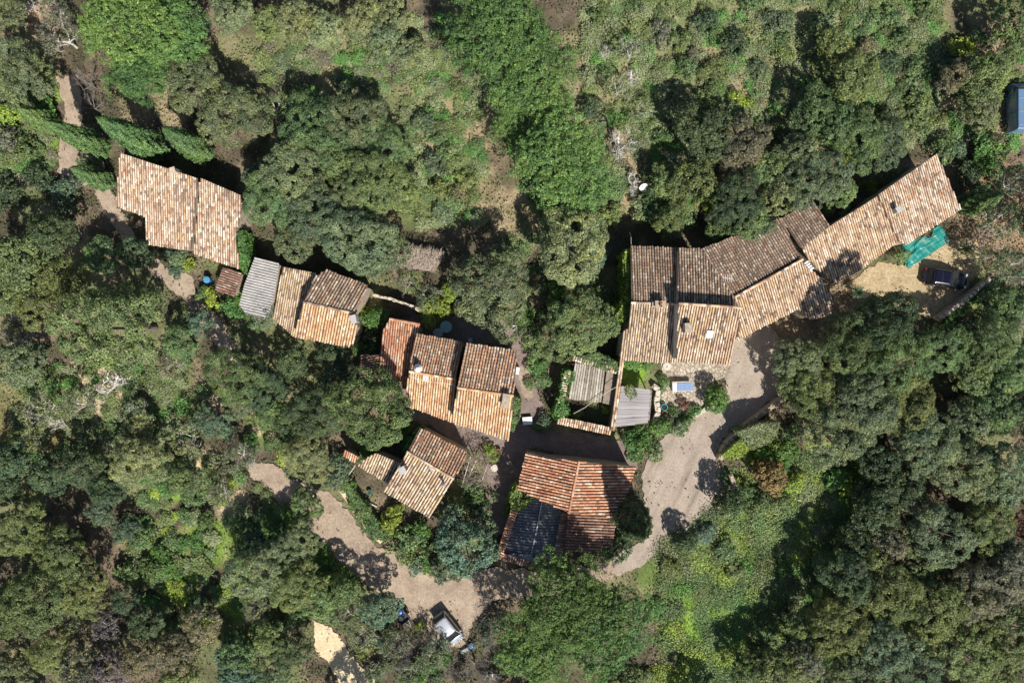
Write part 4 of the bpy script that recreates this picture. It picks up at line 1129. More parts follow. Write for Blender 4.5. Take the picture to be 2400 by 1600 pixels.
def car(label, px, py, ang, Ln, W_, Hh, body, roofmat, hood=.24, tail=.04, shoulder=.92, rearslope=.35, wsc=.75, name='car', pano=False, rails=False):
    t = thing(name, label, 'car', px, py, .03, ang)
    hw = W_ / 2; x0, x1 = -Ln / 2, Ln / 2
    xf = x1 - Ln * hood; xr = x0 + Ln * tail
    st = [(x0, .80, .35, .62, .66), (x0 + .1, .93, .25, .78, .84), (x0 + .4, .99, .2, shoulder - .04, shoulder), (x0 + Ln * .3, 1.0, .18, shoulder - .03, shoulder + .02), (0, 1.0, .18, shoulder - .03, shoulder + .02), (xf - .2, 1.0, .18, shoulder - .04, shoulder + .01), (xf + .15, .985, .18, shoulder - .08, shoulder - .01), (x1 - .45, .95, .2, shoulder - .2, shoulder - .1), (x1 - .12, .86, .25, .58, .66), (x1, .72, .35, .5, .54)]
    mb = MB(); vs = []; fs = []
    for (x, k, zb, zs, zt) in st:
        h_ = hw * k
        ring = [(-h_ * .9, zb), (-h_, zb + .12), (-h_, zs - .1), (-h_ * .95, zs), (-h_ * .55, zt), (0, zt + .02), (h_ * .55, zt), (h_ * .95, zs), (h_, zs - .1), (h_, zb + .12), (h_ * .9, zb)]
        vs += [(x, a, b) for a, b in ring]
    n = 11
    for i in range(len(st) - 1):
        for k in range(n - 1): fs.append((i * n + k, i * n + k + 1, (i + 1) * n + k + 1, (i + 1) * n + k))
        fs.append((i * n + n - 1, i * n, (i + 1) * n, (i + 1) * n + n - 1))
    fs.append(tuple(range(n))); fs.append(tuple((len(st) - 1) * n + k for k in range(n))[::-1])
    mb.add(vs, fs)
    bo = mb.build('body', body, t, True)
    md = bo.modifiers.new('round', 'SUBSURF'); md.levels = 1; md.render_levels = 2
    zb_, zt_ = shoulder - .01, Hh - .06
    bw, tw = hw * .96, hw * .83
    A = {'fb': xf + .12, 'ft': xf - wsc, 'rb': xr + .05, 'rt': xr + rearslope}
    corners = lambda s: ((A['fb'], s * bw, zb_), (A['ft'], s * tw, zt_), (A['rt'], s * tw, zt_), (A['rb'], s * bw, zb_))
    Lf, Rt = corners(1), corners(-1)
    q = MB(); quad_panel(q, [Rt[0], Lf[0], Lf[1], Rt[1]]); q.build('windscreen', M['carglass'], t)
    q = MB(); quad_panel(q, [Lf[3], Rt[3], Rt[2], Lf[2]]); q.build('rear_window', M['carglass'], t)
    q = MB(); quad_panel(q, [Lf[0], Lf[3], Lf[2], Lf[1]]); q.build('side_window', M['carglass'], t)
    q = MB(); quad_panel(q, [Rt[3], Rt[0], Rt[1], Rt[2]]); q.build('side_window', M['carglass'], t)
    q = MB(); vs = []; fs = []
    nx, ny = 9, 7
    for i in range(nx):
        for j in range(ny):
            u, v = i / (nx - 1), j / (ny - 1) * 2 - 1
            e = .05
            xx = (A['rt'] - e) + (A['ft'] + e - A['rt'] + e) * u
            edge = min(u, 1 - u) * 2
            vs.append((xx - .05 * v * v * (1 if u > .5 else -1) * (abs(u - .5) * 2), v * (tw + .045), zt_ + .025 + .055 * (1 - v * v) * (1 - (2 * u - 1) ** 2) - .02 * abs(v) ** 4))
    for i in range(nx - 1):
        for j in range(ny - 1): fs.append((i * ny + j, (i + 1) * ny + j, (i + 1) * ny + j + 1, i * ny + j + 1))
    q.add(vs, fs); ro = q.build('roof', roofmat, t, True)
    md = ro.modifiers.new('thick', 'SOLIDIFY'); md.thickness = .05; md.offset = -1
    for s, cc in ((1, Lf), (-1, Rt)):
        for a, b in ((0, 1), (3, 2)):
            q = MB(); q.tube([cc[a], cc[b]], .045, 6); q.build('pillar', body, t)
        q = MB(); mx = (A['ft'] + A['rt']) / 2
        q.tube([(mx + .05, s * bw, zb_), (mx, s * tw, zt_)], .04, 6); q.build('pillar', M['black'], t)
        q = MB(); q.box((A['fb'] - .25, s * (hw + .1), shoulder + .08), (.14, .2, .13), 0, .85, .85); q.build('mirror', body, t, bevel=.02)
        q = MB(); q.box((x1 - .18, s * hw * .66, .66), (.2, .3, .12), -s * .35); q.build('headlight', M['skylight'], t, bevel=.03)
        q = MB(); q.box((x0 + .06, s * hw * .78, .74), (.1, .18, .2), s * .3); q.build('tail_light', M['redlens'], t, bevel=.02)
        for xx in (x1 - .75, x0 + .72): wheel(t, xx, s * (hw - .1))
        if rails:
            q = MB(); q.tube([(A['rt'] + .05, s * tw * .97, zt_ + .02), (A['rt'] + .2, s * tw * .97, zt_ + .09), (A['ft'] - .25, s * tw * .97, zt_ + .09), (A['ft'] - .1, s * tw * .97, zt_ + .03)], .02, 6); q.build('roof_rail', M['darkrail'], t)
    if pano:
        for (u0, u1) in ((.06, .42), (.5, .88)):
            q = MB(); xa = A['rt'] + (A['ft'] - A['rt']) * u0; xb = A['rt'] + (A['ft'] - A['rt']) * u1
            q.box(((xa + xb) / 2, 0, zt_ + .085), (xb - xa, tw * 1.5, .02)); q.build('roof_glass', M['blueglass'], t, bevel=.01)
    q = MB(); q.box((x0 + .015, 0, .56), (.02, .5, .11)); q.build('number_plate', M['white'], t)
    for s in (1, -1):
        q = MB(); q.box((mx - .45, s * (hw + .005), shoulder - .17), (.16, .03, .03)); q.build('door_handle', M['metal'], t)
    return t
M['carglass'] = noise_mat('tinted_glass', [(.3, (.012, .015, .016)), (.7, (.02, .024, .025))], 2, .1, 0, spec=.22)
M['redlens'] = flat_mat('red_lens', (.3, .01, .01), .2)
M['darkrail'] = flat_mat('dark_rail', (.12, .12, .13), .3, metal=.5)
M['blueglass'] = noise_mat('blue_roof_glass', [(.3, (.006, .007, .016)), (.7, (.009, .01, .022))], 2, .12, 0, spec=.25)
silver = paint('silver_paint', (.43, .45, .48), .35, .3)
navy = paint('dark_navy_paint', (.016, .017, .03), .3, .25)
car('small silver hatchback parked on the lower road', 1052, 1466, math.radians(-52), 3.6, 1.62, 1.48, silver, silver, hood=.21, tail=.03, rearslope=.34, wsc=.6)
car('dark navy estate car with glass roof panels on the dry yard', 2208, 654, math.radians(-8), 4.55, 1.82, 1.5, navy, navy, hood=.27, tail=.05, rearslope=.45, wsc=.8, pano=True, rails=True)
# van cut by the right edge of the frame
vanp = paint('blue_van_paint', (.13, .22, .36), .2, .32)
t = thing('van', 'blue roofed van cut off by the right edge of the frame', 'van', 2376, 262, 0, math.pi / 2)
mb = MB(); mb.box((-.3, 0, 1.15), (4.3, 2.1, 1.75), 0, .97, .9); mb.build('body', vanp, t, bevel=.12)
mb = MB(); mb.box((-.3, 0, 2.065), (4.1, 1.84, .08), 0, .96, .93); mb.build('roof', vanp, t, bevel=.03)
mb = MB(); mb.box((2.2, 0, .8), (.8, 1.95, .95), 0, .7, .9); mb.build('bonnet', vanp, t, bevel=.1)
mb = MB(); quad_panel(mb, [(2.3, -.85, 1.3), (2.3, .85, 1.3), (1.86, .78, 1.95), (1.86, -.78, 1.95)]); mb.build('windscreen', M['glass'], t)
for s in (1, -1):
    for xx in (1.7, -1.6): wheel(t, xx, s * .95, .34, .2)
    mb = MB(); mb.box((2.56, s * .7, .85), (.1, .3, .18)); mb.build('headlight', M['skylight'], t, bevel=.03)
    mb = MB(); mb.box((1.7, s * 1.15, 1.45), (.12, .2, .25)); mb.build('mirror', M['black'], t, bevel=.02)
for i in range(3):
    mb = MB(); mb.box((-1.9 + i * 1.35, 0, 2.13), (.06, 1.7, .05)); mb.build('roof_bar', M['metal'], t)
# trailer
t = thing('trailer', 'small dark open trailer at the roadside left of the silver car', 'trailer', 943, 1437, .03, math.radians(-52))
M['darksteel'] = flat_mat('dark_steel', (.07, .075, .085), .5, metal=.4)
mb = MB(); mb.box((0, 0, .5), (1.5, 1.1, .05)); mb.build('floor', M['darksteel'], t)
for s in (1, -1):
    mb = MB(); mb.box((0, s * .565, .68), (1.5, .03, .38)); mb.build('side_panel', M['darksteel'], t)
    mb = MB(); mb.box((s * .765, 0, .68), (.03, 1.1, .38)); mb.build('end_panel', M['darksteel'], t)
    wheel(t, -.1, s * .68, .27, .15)
mb = MB(); mb.tube([(.7, .3, .46), (1.6, 0, .44)], .035, 6); mb.tube([(.7, -.3, .46), (1.6, 0, .44)], .035, 6); mb.build('drawbar', M['metal'], t)
simple('container', 'bright blue plastic container sitting in the dark trailer', 'container', 938, 1431, .56, lambda m: m.lathe([(.24, 0), (.3, .1), (.32, .3), (.24, .4), (.1, .44), (.1, .5), (.02, .52)], n=14), 'blue')
# ------------------------------------------------------------------ vegetation: shared crown meshes
def leaf_mesh(name, Pn, N, size, tint, asp=.62):
    n = len(Pn)
    g = np.random.default_rng(n)
    N = N / np.maximum(np.linalg.norm(N, axis=1, keepdims=True), 1e-6)
    T = np.cross(N, g.normal(size=(n, 3)))
    T /= np.maximum(np.linalg.norm(T, axis=1, keepdims=True), 1e-6)
    B = np.cross(N, T)
    s = size[:, None]
    V = np.stack([Pn + T * s, Pn + B * s * asp + N * s * .12, Pn - T * s, Pn - B * s * asp + N * s * .12], 1).reshape(-1, 3)
    F = np.arange(4 * n).reshape(n, 4)
    me = bpy.data.meshes.new(name)
    fill_mesh(me, V, F)
    at = me.attributes.new('leaf_tint', 'FLOAT', 'FACE')
    at.data.foreach_set('value', np.clip(tint, 0, 1).astype(np.float32))
    me.materials.append(M['leaf'])
    return me
def unit(g, n):
    v = g.normal(size=(n, 3))
    return v / np.linalg.norm(v, axis=1, keepdims=True)

def crown_oak(name, r, zc, rz, nl, leaf, dens, seed, lob=(.16, .33), bottom=-.35, gap=.12, puff=False):
    """irregular cauliflower crown: lobes, each covered by smaller tufts of leaves"""
    g = np.random.default_rng(seed)
    c = []; rad = []
    ph = g.uniform(0, 6.28, 4)
    while len(c) < nl:
        d = unit(g, 1)[0]
        if d[2] < bottom: continue
        an = math.atan2(d[1], d[0])
        k = 1 + .17 * math.sin(2 * an + ph[0]) + .13 * math.sin(3 * an + ph[1]) + .10 * math.sin(5 * an + ph[2])
        f = g.uniform(.55, 1.0) ** .5
        if puff:
            f = g.uniform(.8, 1.05); q_ = g.uniform(0, 1) ** .5; d = np.array([math.cos(an) * q_, math.sin(an) * q_, math.sqrt(max(0.0, 1 - q_ * q_)) * (1 - .25 * g.random() ** 3 * 3)]); k *= 1.12
        q = np.array([d[0] * r * .8 * k * f, d[1] * r * .8 * k * f, d[2] * rz * .85 * f])
        rl = r * g.uniform(*lob)
        if len(c) > 5 and g.random() < gap: continue
        c.append(q); rad.append(rl)
    c = np.array(c); rad = np.array(rad)
    PP, NN, TT = [], [], []
    for i in range(nl):
        ns = 11 if puff else 13
        sd = unit(g, ns); sd[:, 2] = np.abs(sd[:, 2]) * .9 + sd[:, 2] * .1
        sc_ = c[i] + sd * rad[i] * .85
        sr = rad[i] * g.uniform(.22, .46, ns)
        lobt = g.normal(0, .07)
        for j in range(ns):
            m = max(6, int(dens * sr[j] ** 2))
            d = unit(g, m)
            d[:, 2] = d[:, 2] * .8 + .25
            PP.append(sc_[j] + d * sr[j] * g.uniform(.75, 1.08, (m, 1)) * np.array([1, 1, .85]))
            NN.append(d * .8 + sd[j] * .35 + g.normal(0, .42, (m, 3)) + np.array([0, 0, .25]))
            TT.append(np.clip(.48 + lobt + g.normal(0, .06) + g.normal(0, .17, m), .02, .82) + (g.random(m) < .06) * .22)  # sparse bright specks imitate sun glints on glossy leaves
    PP = np.concatenate(PP); NN = np.concatenate(NN); TT = np.concatenate(TT)
    keep = np.ones(len(PP), bool)
    for i in range(nl):
        keep &= ~(np.linalg.norm((PP - c[i]) / rad[i], axis=1) < .72)
    PP, NN, TT = PP[keep], NN[keep], TT[keep]
    PP[:, 2] += zc
    k = PP[:, 2] > .05
    return leaf_mesh(name, PP[k], NN[k], leaf * g.uniform(.65, 1.35, k.sum()), TT[k])

def crown_pine(name, r, zc, rz, nt_, leaf, per, seed):
    g = np.random.default_rng(seed)
    PP, NN, TT = [], [], []
    ph = g.uniform(0, 6.28, 4)
    tw = r * .075
    for i in range(nt_):
        a = g.uniform(0, 6.283); q = g.uniform(0, 1) ** .5
        k = 1 + .10 * math.sin(3 * a + ph[0]) + .08 * math.sin(5 * a + ph[1]) + .05 * math.sin(9 * a + ph[2])
        x, y = math.cos(a) * q * r * k, math.sin(a) * q * r * k
        if math.sin(x * 2.1 + ph[0]) * math.sin(y * 2.3 + ph[1]) + .6 * math.sin(x * 4.3 - y * 3.7 + ph[2]) < -.78 + .5 * (q > .8): continue
        bump = .34 * rz * math.sin(x * 2.3 / r * 3 + ph[2]) * math.cos(y * 2.3 / r * 3 + ph[3]) + .10 * rz * math.sin(x * 9 / r * 2 + ph[0]) * math.sin(y * 9 / r * 2 + ph[1])
        z = zc + rz * math.sqrt(max(0, 1 - (q * .95) ** 2)) + bump - g.uniform(0, .32) * rz * (1 if g.random() < .6 else 2.2)
        s = tw * g.uniform(.6, 1.25)
        d = unit(g, per); d[:, 2] = np.abs(d[:, 2]) * .75 + .15
        PP.append(np.array([x, y, z]) + d * s * g.uniform(.35, 1.1, (per, 1)))
        NN.append(np.cross(d, g.normal(size=(per, 3))) * .55 + d * .35 + np.array([0, 0, .5]))
        TT.append(np.clip(.5 + g.normal(0, .13) + g.normal(0, .16, per), .02, .86))
    PP = np.concatenate(PP); NN = np.concatenate(NN); TT = np.concatenate(TT)
    return leaf_mesh(name, PP, NN, leaf * g.uniform(.7, 1.3, len(PP)), TT, .4)

def crown_cypress(name, r, h_, n, leaf, seed):
    g = np.random.default_rng(seed)
    t = g.uniform(0, 1, n) ** .85
    prof = np.minimum(1, (t / .12) ** .7) * (1 - t ** 2.6) ** .85 + .03
    a = g.uniform(0, 6.283, n)
    fl = 1 + .14 * np.sin(a * 5 + t * 9) + .12 * np.sin(a * 9 - t * 31) + .08 * np.sin(a * 3 + t * 47)
    rr = r * prof * fl * g.uniform(.78, 1.05, n)
    PP = np.stack([np.cos(a) * rr, np.sin(a) * rr, .15 + t * h_ + g.normal(0, .05, n)], 1)
    NN = np.stack([np.cos(a), np.sin(a), np.full(n, .55)], 1) + g.normal(0, .45, (n, 3))
    return leaf_mesh(name, PP, NN, leaf * g.uniform(.7, 1.3, n), np.clip(.47 + .12 * np.sin(a * 5 + t * 9) + g.normal(0, .15, n), .02, .85), .45)

def leaf_box(name, lab, cat, pts, z0, z1, col, dens=160, leaf=.11, bulge=.12, oname='hedge', group=None, top=True):
    """clipped hedge or climbing plant: leaves over the faces of a prism; pts in pixels at height z1"""
    g = np.random.default_rng(int(pts[0][0] + pts[0][1]))
    pl = [P(*p, z1) for p in pts]
    cx = sum((p for p in pl), Vector()) / len(pl); cx.z = 0
    poly = [((p - cx).x, (p - cx).y) for p in pl]
    area = sum(poly[i][0] * poly[(i + 1) % len(poly)][1] - poly[(i + 1) % len(poly)][0] * poly[i][1] for i in range(len(poly))) / 2
    if area < 0: poly = poly[::-1]
    PP, NN = [], []
    xs = [p[0] for p in poly]; ys = [p[1] for p in poly]
    n = int(abs(area) * dens * 1.2) + 20
    tries = 0
    while n > 0 and tries < 80:
        tries += 1
        q = np.stack([g.uniform(min(xs), max(xs), n * 2), g.uniform(min(ys), max(ys), n * 2)], 1)
        q = np.array([k for k in q if inside(k[0], k[1], poly)])
        if len(q) == 0: continue
        q = q[:n]; n -= len(q)
        PP.append(np.concatenate([q, (z1 + bulge * 1.6 * (fnoise(q[:, 0] + 50, q[:, 1] + 50, .7) - .5) + g.uniform(-.12, .03, len(q)))[:, None]], 1))
        NN.append(np.tile([0, 0, 1.0], (len(q), 1)) + g.normal(0, .45, (len(q), 3)))
    for i in range(len(poly)):
        a, b = np.array(poly[i]), np.array(poly[(i + 1) % len(poly)])
        ln = np.linalg.norm(b - a)
        n = int(ln * (z1 - z0) * dens * .8)
        if n < 1: continue
        nr = np.array([(b - a)[1], -(b - a)[0]]) / ln
        t = g.random(n); z = g.uniform(z0, z1, n)
        o = bulge * (fnoise(t * ln + i * 7, z + 50, .6) - .35) + g.uniform(-.08, .04, n)
        q = a + (b - a) * t[:, None] + nr * o[:, None]
        PP.append(np.concatenate([q, z[:, None]], 1))
        NN.append(np.tile([nr[0], nr[1], .3], (n, 1)) + g.normal(0, .45, (n, 3)))
    PP = np.concatenate(PP); NN = np.concatenate(NN)
    t = .48 + .35 * (fnoise(PP[:, 0] + 20, PP[:, 1] + 20, .8) - .5) + g.normal(0, .15, len(PP))
    me = leaf_mesh(oname, PP, NN, leaf * g.uniform(.7, 1.35, len(PP)), np.clip(t, .03, .85))
    o = mesh_obj(oname, me, None, None, cx)
    o.color = (*col, 1)
    return tag(o, lab, cat, group)

def branches(mb, p, d, ln, rad, depth, rr, spread=.55, up=.12, n=3):
    q = [p]
    k = 4 if depth > 1 else 3
    cur = p.copy(); dd = d.copy()
    for i in range(k):
        dd = (dd + Vector((rr.gauss(0, .16), rr.gauss(0, .16), rr.gauss(0, .1) + up * .3))).normalized()
        cur = cur + dd * ln / k
        q.append(cur.copy())
    mb.tube(q, [rad * (1 - .5 * i / k) for i in range(k + 1)], 6 if depth > 2 else (4 if depth > 1 else 3), False)
    if depth <= 0: return
    for i in range(n + (1 if depth < 3 else 0)):
        t = rr.uniform(.35, 1.0)
        j = min(int(t * k), k - 1)
        s = q[j].lerp(q[j + 1], t * k - j if t < 1 else 1)
        nd = (dd * .7 + Vector((rr.gauss(0, spread), rr.gauss(0, spread), rr.gauss(0, spread * .6) + up))).normalized()
        branches(mb, s, nd, ln * rr.uniform(.5, .78), rad * rr.uniform(.38, .58), depth - 1, rr, spread, up, n)
def bare_mesh(name, h_, rad, seed, mat, spread=.6, depth=4, tilt=(0, 0), n=3):
    rr = random.Random(seed)
    mb = MB()
    p = Vector((0, 0, -.2))
    top = Vector((tilt[0], tilt[1], h_ * .3))
    mb.tube([p, p.lerp(top, .5) + Vector((.05, .05, 0)), top], [rad, rad * .85, rad * .75], 8)
    for i in range(4):
        a = i * 1.57 + rr.uniform(-.5, .5)
        branches(mb, top - Vector((0, 0, rr.uniform(0, h_ * .1))), Vector((math.cos(a) * .75, math.sin(a) * .75, .7)).normalized(), h_ * .36, rad * .5, depth, rr, spread, n=n)
    me = bpy.data.meshes.new(name)
    me.from_pydata(mb.v, [], mb.f)
    me.materials.append(mat)
    return me
def trunk_mesh(name, h_, rad, reach, seed, nlimb=5):
    rr = random.Random(seed)
    mb = MB()
    pts = [Vector((0, 0, -.25)), Vector((rr.uniform(-.1, .1), rr.uniform(-.1, .1), h_ * .3)), Vector((rr.uniform(-.2, .2), rr.uniform(-.2, .2), h_ * .62))]
    mb.tube(pts, [rad * 1.25, rad, rad * .8], 9)
    for i in range(nlimb):
        a = i * 6.283 / nlimb + rr.uniform(-.4, .4)
        e = Vector((math.cos(a) * reach, math.sin(a) * reach, h_ * rr.uniform(.78, .95)))
        s = pts[1].lerp(pts[2], rr.uniform(.3, 1))
        mb.tube([s, s.lerp(e, .5) + Vector((0, 0, h_ * .06)), e], [rad * .5, rad * .33, rad * .14], 6, False)
    me = bpy.data.meshes.new(name)
    me.from_pydata(mb.v, [], mb.f)
    me.materials.append(M['bark'])
    return me

def merge(name, a, b):
    V, Tt = [], []
    for me in (a, b):
        co = np.empty(len(me.vertices) * 3, np.float32); me.vertices.foreach_get('co', co)
        ti = np.empty(len(me.polygons), np.float32); me.attributes['leaf_tint'].data.foreach_get('value', ti)
        V.append(co.reshape(-1, 3)); Tt.append(ti)
    V = np.concatenate(V); Tt = np.concatenate(Tt)
    me = bpy.data.meshes.new(name)
    fill_mesh(me, V, np.arange(len(V)).reshape(-1, 4))
    at = me.attributes.new('leaf_tint', 'FLOAT', 'FACE')
    at.data.foreach_set('value', Tt)
    me.materials.append(M['leaf'])
    return me
SP = {}   # species -> list of (nominal radius, height, crown mesh, trunk mesh)
SP['oakL'] = [(4.4, 9.6, crown_oak('oak_crown', 4.4, 6.2, 3.3, 58, .092, 520, 100 + i), trunk_mesh('oak_trunk', 6.2, .3, 2.6, i, 6)) for i in range(4)]
SP['oakM'] = [(2.6, 6.4, crown_oak('oak_crown', 2.6, 4.1, 2.25, 36, .092, 540, 200 + i, (.24, .4)), trunk_mesh('oak_trunk', 4.2, .18, 1.5, 10 + i)) for i in range(4)]
SP['bushS'] = [(1.15, 1.6, crown_oak('bush_foliage', 1.15, .62, .85, 16, .085, 620, 300 + i, (.3, .48), -.5), trunk_mesh('bush_stem', 1.1, .06, .5, 20 + i, 4)) for i in range(4)]
SP['sparse'] = [(2.7, 5.4, crown_oak('thin_crown', 2.7, 3.3, 2.0, 36, .085, 210, 400 + i, (.12, .22), -.4, .2), bare_mesh('branching_trunk', 5.4, .16, 40 + i, M['deadwood'], .6, 3)) for i in range(3)]
SP['pine'] = [(5.6, 12.0, merge('pine_crown', crown_oak('puffs', 5.6, 8.9, 2.7, 300, .085, 560, 500 + i, (.06, .115), -.12, 0, True), crown_pine('needles', 5.5, 7.9, 2.6, 900, .1, 22, 520 + i)), trunk_mesh('pine_trunk', 11.0, .36, 3.2, 50 + i, 7)) for i in range(3)]
SP['cyp'] = [(1.25, 10.0, crown_cypress('cypress_foliage', 1.25, 10.0, 15000, .12, 600 + i), trunk_mesh('cypress_trunk', 5.0, .16, .2, 60 + i, 3)) for i in range(2)]
SP['fluffy'] = [(3.6, 7.0, crown_oak('feathery_crown', 3.6, 4.4, 2.7, 70, .12, 330, 700 + i, (.13, .24), -.4, .1), trunk_mesh('slender_trunk', 5.2, .2, 2.0, 70 + i, 6)) for i in range(3)]
SP['ball'] = [(1.3, 2.5, crown_oak('clipped_foliage', 1.3, 1.25, 1.25, 60, .07, 900, 800 + i, (.26, .34), -.9, 0), trunk_mesh('stem', 1.6, .07, .4, 80 + i, 4)) for i in range(2)]
SP['bare'] = [(2.6, 5.0, bare_mesh('bare_branches', 5.0, .15, 90 + i, M['twig'], .62, 5, n=3), None) for i in range(2)]
SP['dead'] = [(2.2, 3.2, bare_mesh('dead_branches', 3.4, .26, 95 + i, M['deadwood'], .75, 3, n=3), None) for i in range(2)]

COL = {'rust': (.20, .145, .06), 'grey': (.138, .178, .092), 'olive': (.155, .195, .070), 'pale': (.205, .240, .115), 'dark': (.078, .118, .055), 'yellow': (.25, .33, .055), 'blue': (.120, .182, .112),
       'brown': (.165, .160, .100), 'green': (.105, .215, .055), 'red': (.19, .09, .065), 'purple': (.165, .135, .13), 'pine': (.120, .212, .060), 'mid': (.125, .190, .072), 'cyp': (.135, .215, .072), 'bluecyp': (.095, .185, .075)}
CW = {'grey': 'grey green', 'olive': 'olive green', 'pale': 'pale olive', 'dark': 'dark green', 'yellow': 'yellow green', 'blue': 'blue green', 'brown': 'brownish', 'green': 'bright green', 'red': 'reddish', 'purple': 'purplish', 'pine': 'fresh green', 'mid': 'mid green', 'cyp': 'light green', 'bluecyp': 'deep green', 'bare': 'leafless grey', 'dead': 'dead white'}
NAME = {'oakL': ('oak_tree', 'oak', 'tree'), 'oakM': ('oak_tree', 'oak', 'tree'), 'bushS': ('bush', 'bush', 'bush'), 'sparse': ('thin_tree', 'sparse tree', 'tree'), 'pine': ('pine_tree', 'umbrella pine', 'tree'), 'cyp': ('cypress_tree', 'cypress', 'tree'), 'fluffy': ('broadleaf_tree', 'feathery tree', 'tree'), 'ball': ('clipped_bush', 'clipped bush', 'bush'), 'bare': ('bare_tree', 'tree', 'tree'), 'dead': ('dead_tree', 'dead tree', 'tree')}
GROUP = {'oak_tree': 'oaks in the wood around the hamlet', 'bush': 'bushes and scrub around the hamlet', 'thin_tree': 'thin crowned trees in the wood', 'pine_tree': 'umbrella pines', 'cypress_tree': 'cypresses', 'broadleaf_tree': 'feathery broadleaf trees', 'clipped_bush': 'clipped garden bushes', 'bare_tree': 'leafless trees', 'dead_tree': 'dead trees'}
VEG = []
def plant(sp, px, py, rpx, col, hk=1.0, lab=None):
    opts = SP[sp]
    r0, h0, cm, tm = opts[R.randrange(len(opts))]
    r = rpx * PX * .93
    s = r / r0
    hh = h0 * s * hk if sp not in ('cyp',) else h0 * hk
    zc = hh * (.62 if sp in ('oakL', 'oakM', 'sparse', 'fluffy') else (.85 if sp == 'pine' else .45))
    if sp == 'cyp': zc = 0
    nm, kind, cat = NAME[sp]
    t = empty(nm, P(px, py, zc) * Vector((1, 1, 0)) if False else (P(px, py, zc).x, P(px, py, zc).y, 0), R.uniform(0, 6.28))
    t.scale = (s, s, hh / h0)
    c = mesh_obj('crown' if tm or sp in ('bare', 'dead') else 'foliage', cm, t)
    k = R.uniform(.78, 1.2); kk = R.uniform(.91, 1.1)
    cc = COL.get(col, (.2, .2, .2))
    c.color = (cc[0] * k * kk, cc[1] * k, cc[2] * k / kk, 1)
    if tm: mesh_obj('trunk', tm, t)
    if sp in ('bare', 'dead'): c.name = 'branches'
    VEG.append((t, sp, col, px, py, rpx, lab))
    return t

T = []
def rows(sp, s):
    for e in s.split(';'):
        e = e.split()
        if len(e) >= 4: T.append((sp, float(e[0]), float(e[1]), float(e[2]), e[3], float(e[4]) if len(e) > 4 else 1.0))
rows('pine', '285 40 112 pine; 400 75 88 pine; 318 168 78 pine .95; 1165 60 118 pine; 1245 165 108 pine; 1225 300 72 pine; 1320 372 118 pine .95; 1345 448 74 pine .9; 1335 1420 112 pine 1.15; 1425 1480 108 pine 1.05; 1262 1515 100 pine 1.0')
rows('oakL', '2052 752 64 dark 1.95; 1972 795 60 dark 1.8; 470 205 78 grey; 545 272 80 grey; 60 180 78 grey; 690 405 80 grey; 735 300 78 mid; 640 470 72 mid; 740 500 76 grey; 840 285 74 grey; 905 345 66 mid; 870 425 78 olive; 820 480 66 grey; '
             '850 565 84 grey; 1160 680 102 grey .85; 1360 762 84 olive; 1335 575 92 pale; 280 765 112 olive 1.15; 865 950 98 mid; 730 970 66 dark; 560 880 82 mid; 620 905 66 dark; '
             '60 1235 80 olive; 155 1295 78 olive; 95 1400 96 olive; 195 1385 72 olive; 130 1525 62 olive; 330 1080 76 pale; 722 1065 60 pale; 610 1330 84 pale; 705 1365 74 olive; 700 1265 62 pale; '
             '1870 850 66 grey; 1890 920 72 olive; 1985 850 70 olive; 2015 945 84 grey; 1950 1020 84 grey; 2085 860 80 mid; 2120 950 78 olive; 2160 1030 80 grey; 2200 815 66 mid; 2305 800 70 mid; 2370 860 62 mid; '
             '2350 1100 84 grey; 2250 1090 80 grey; 2200 1250 80 grey; 2310 1215 66 olive; 1980 1350 72 dark; 2080 1385 80 olive; 1955 1455 80 olive; 2050 1505 80 grey; 2185 1420 80 olive; 2285 1385 78 brown; 2365 1340 72 brown; 2365 1480 80 olive; 2255 1530 80 olive; 2135 1575 72 grey; 2000 1585 72 grey; 2000 330 70 mid; 2060 345 60 grey; 1905 425 76 grey; 1720 475 70 dark')
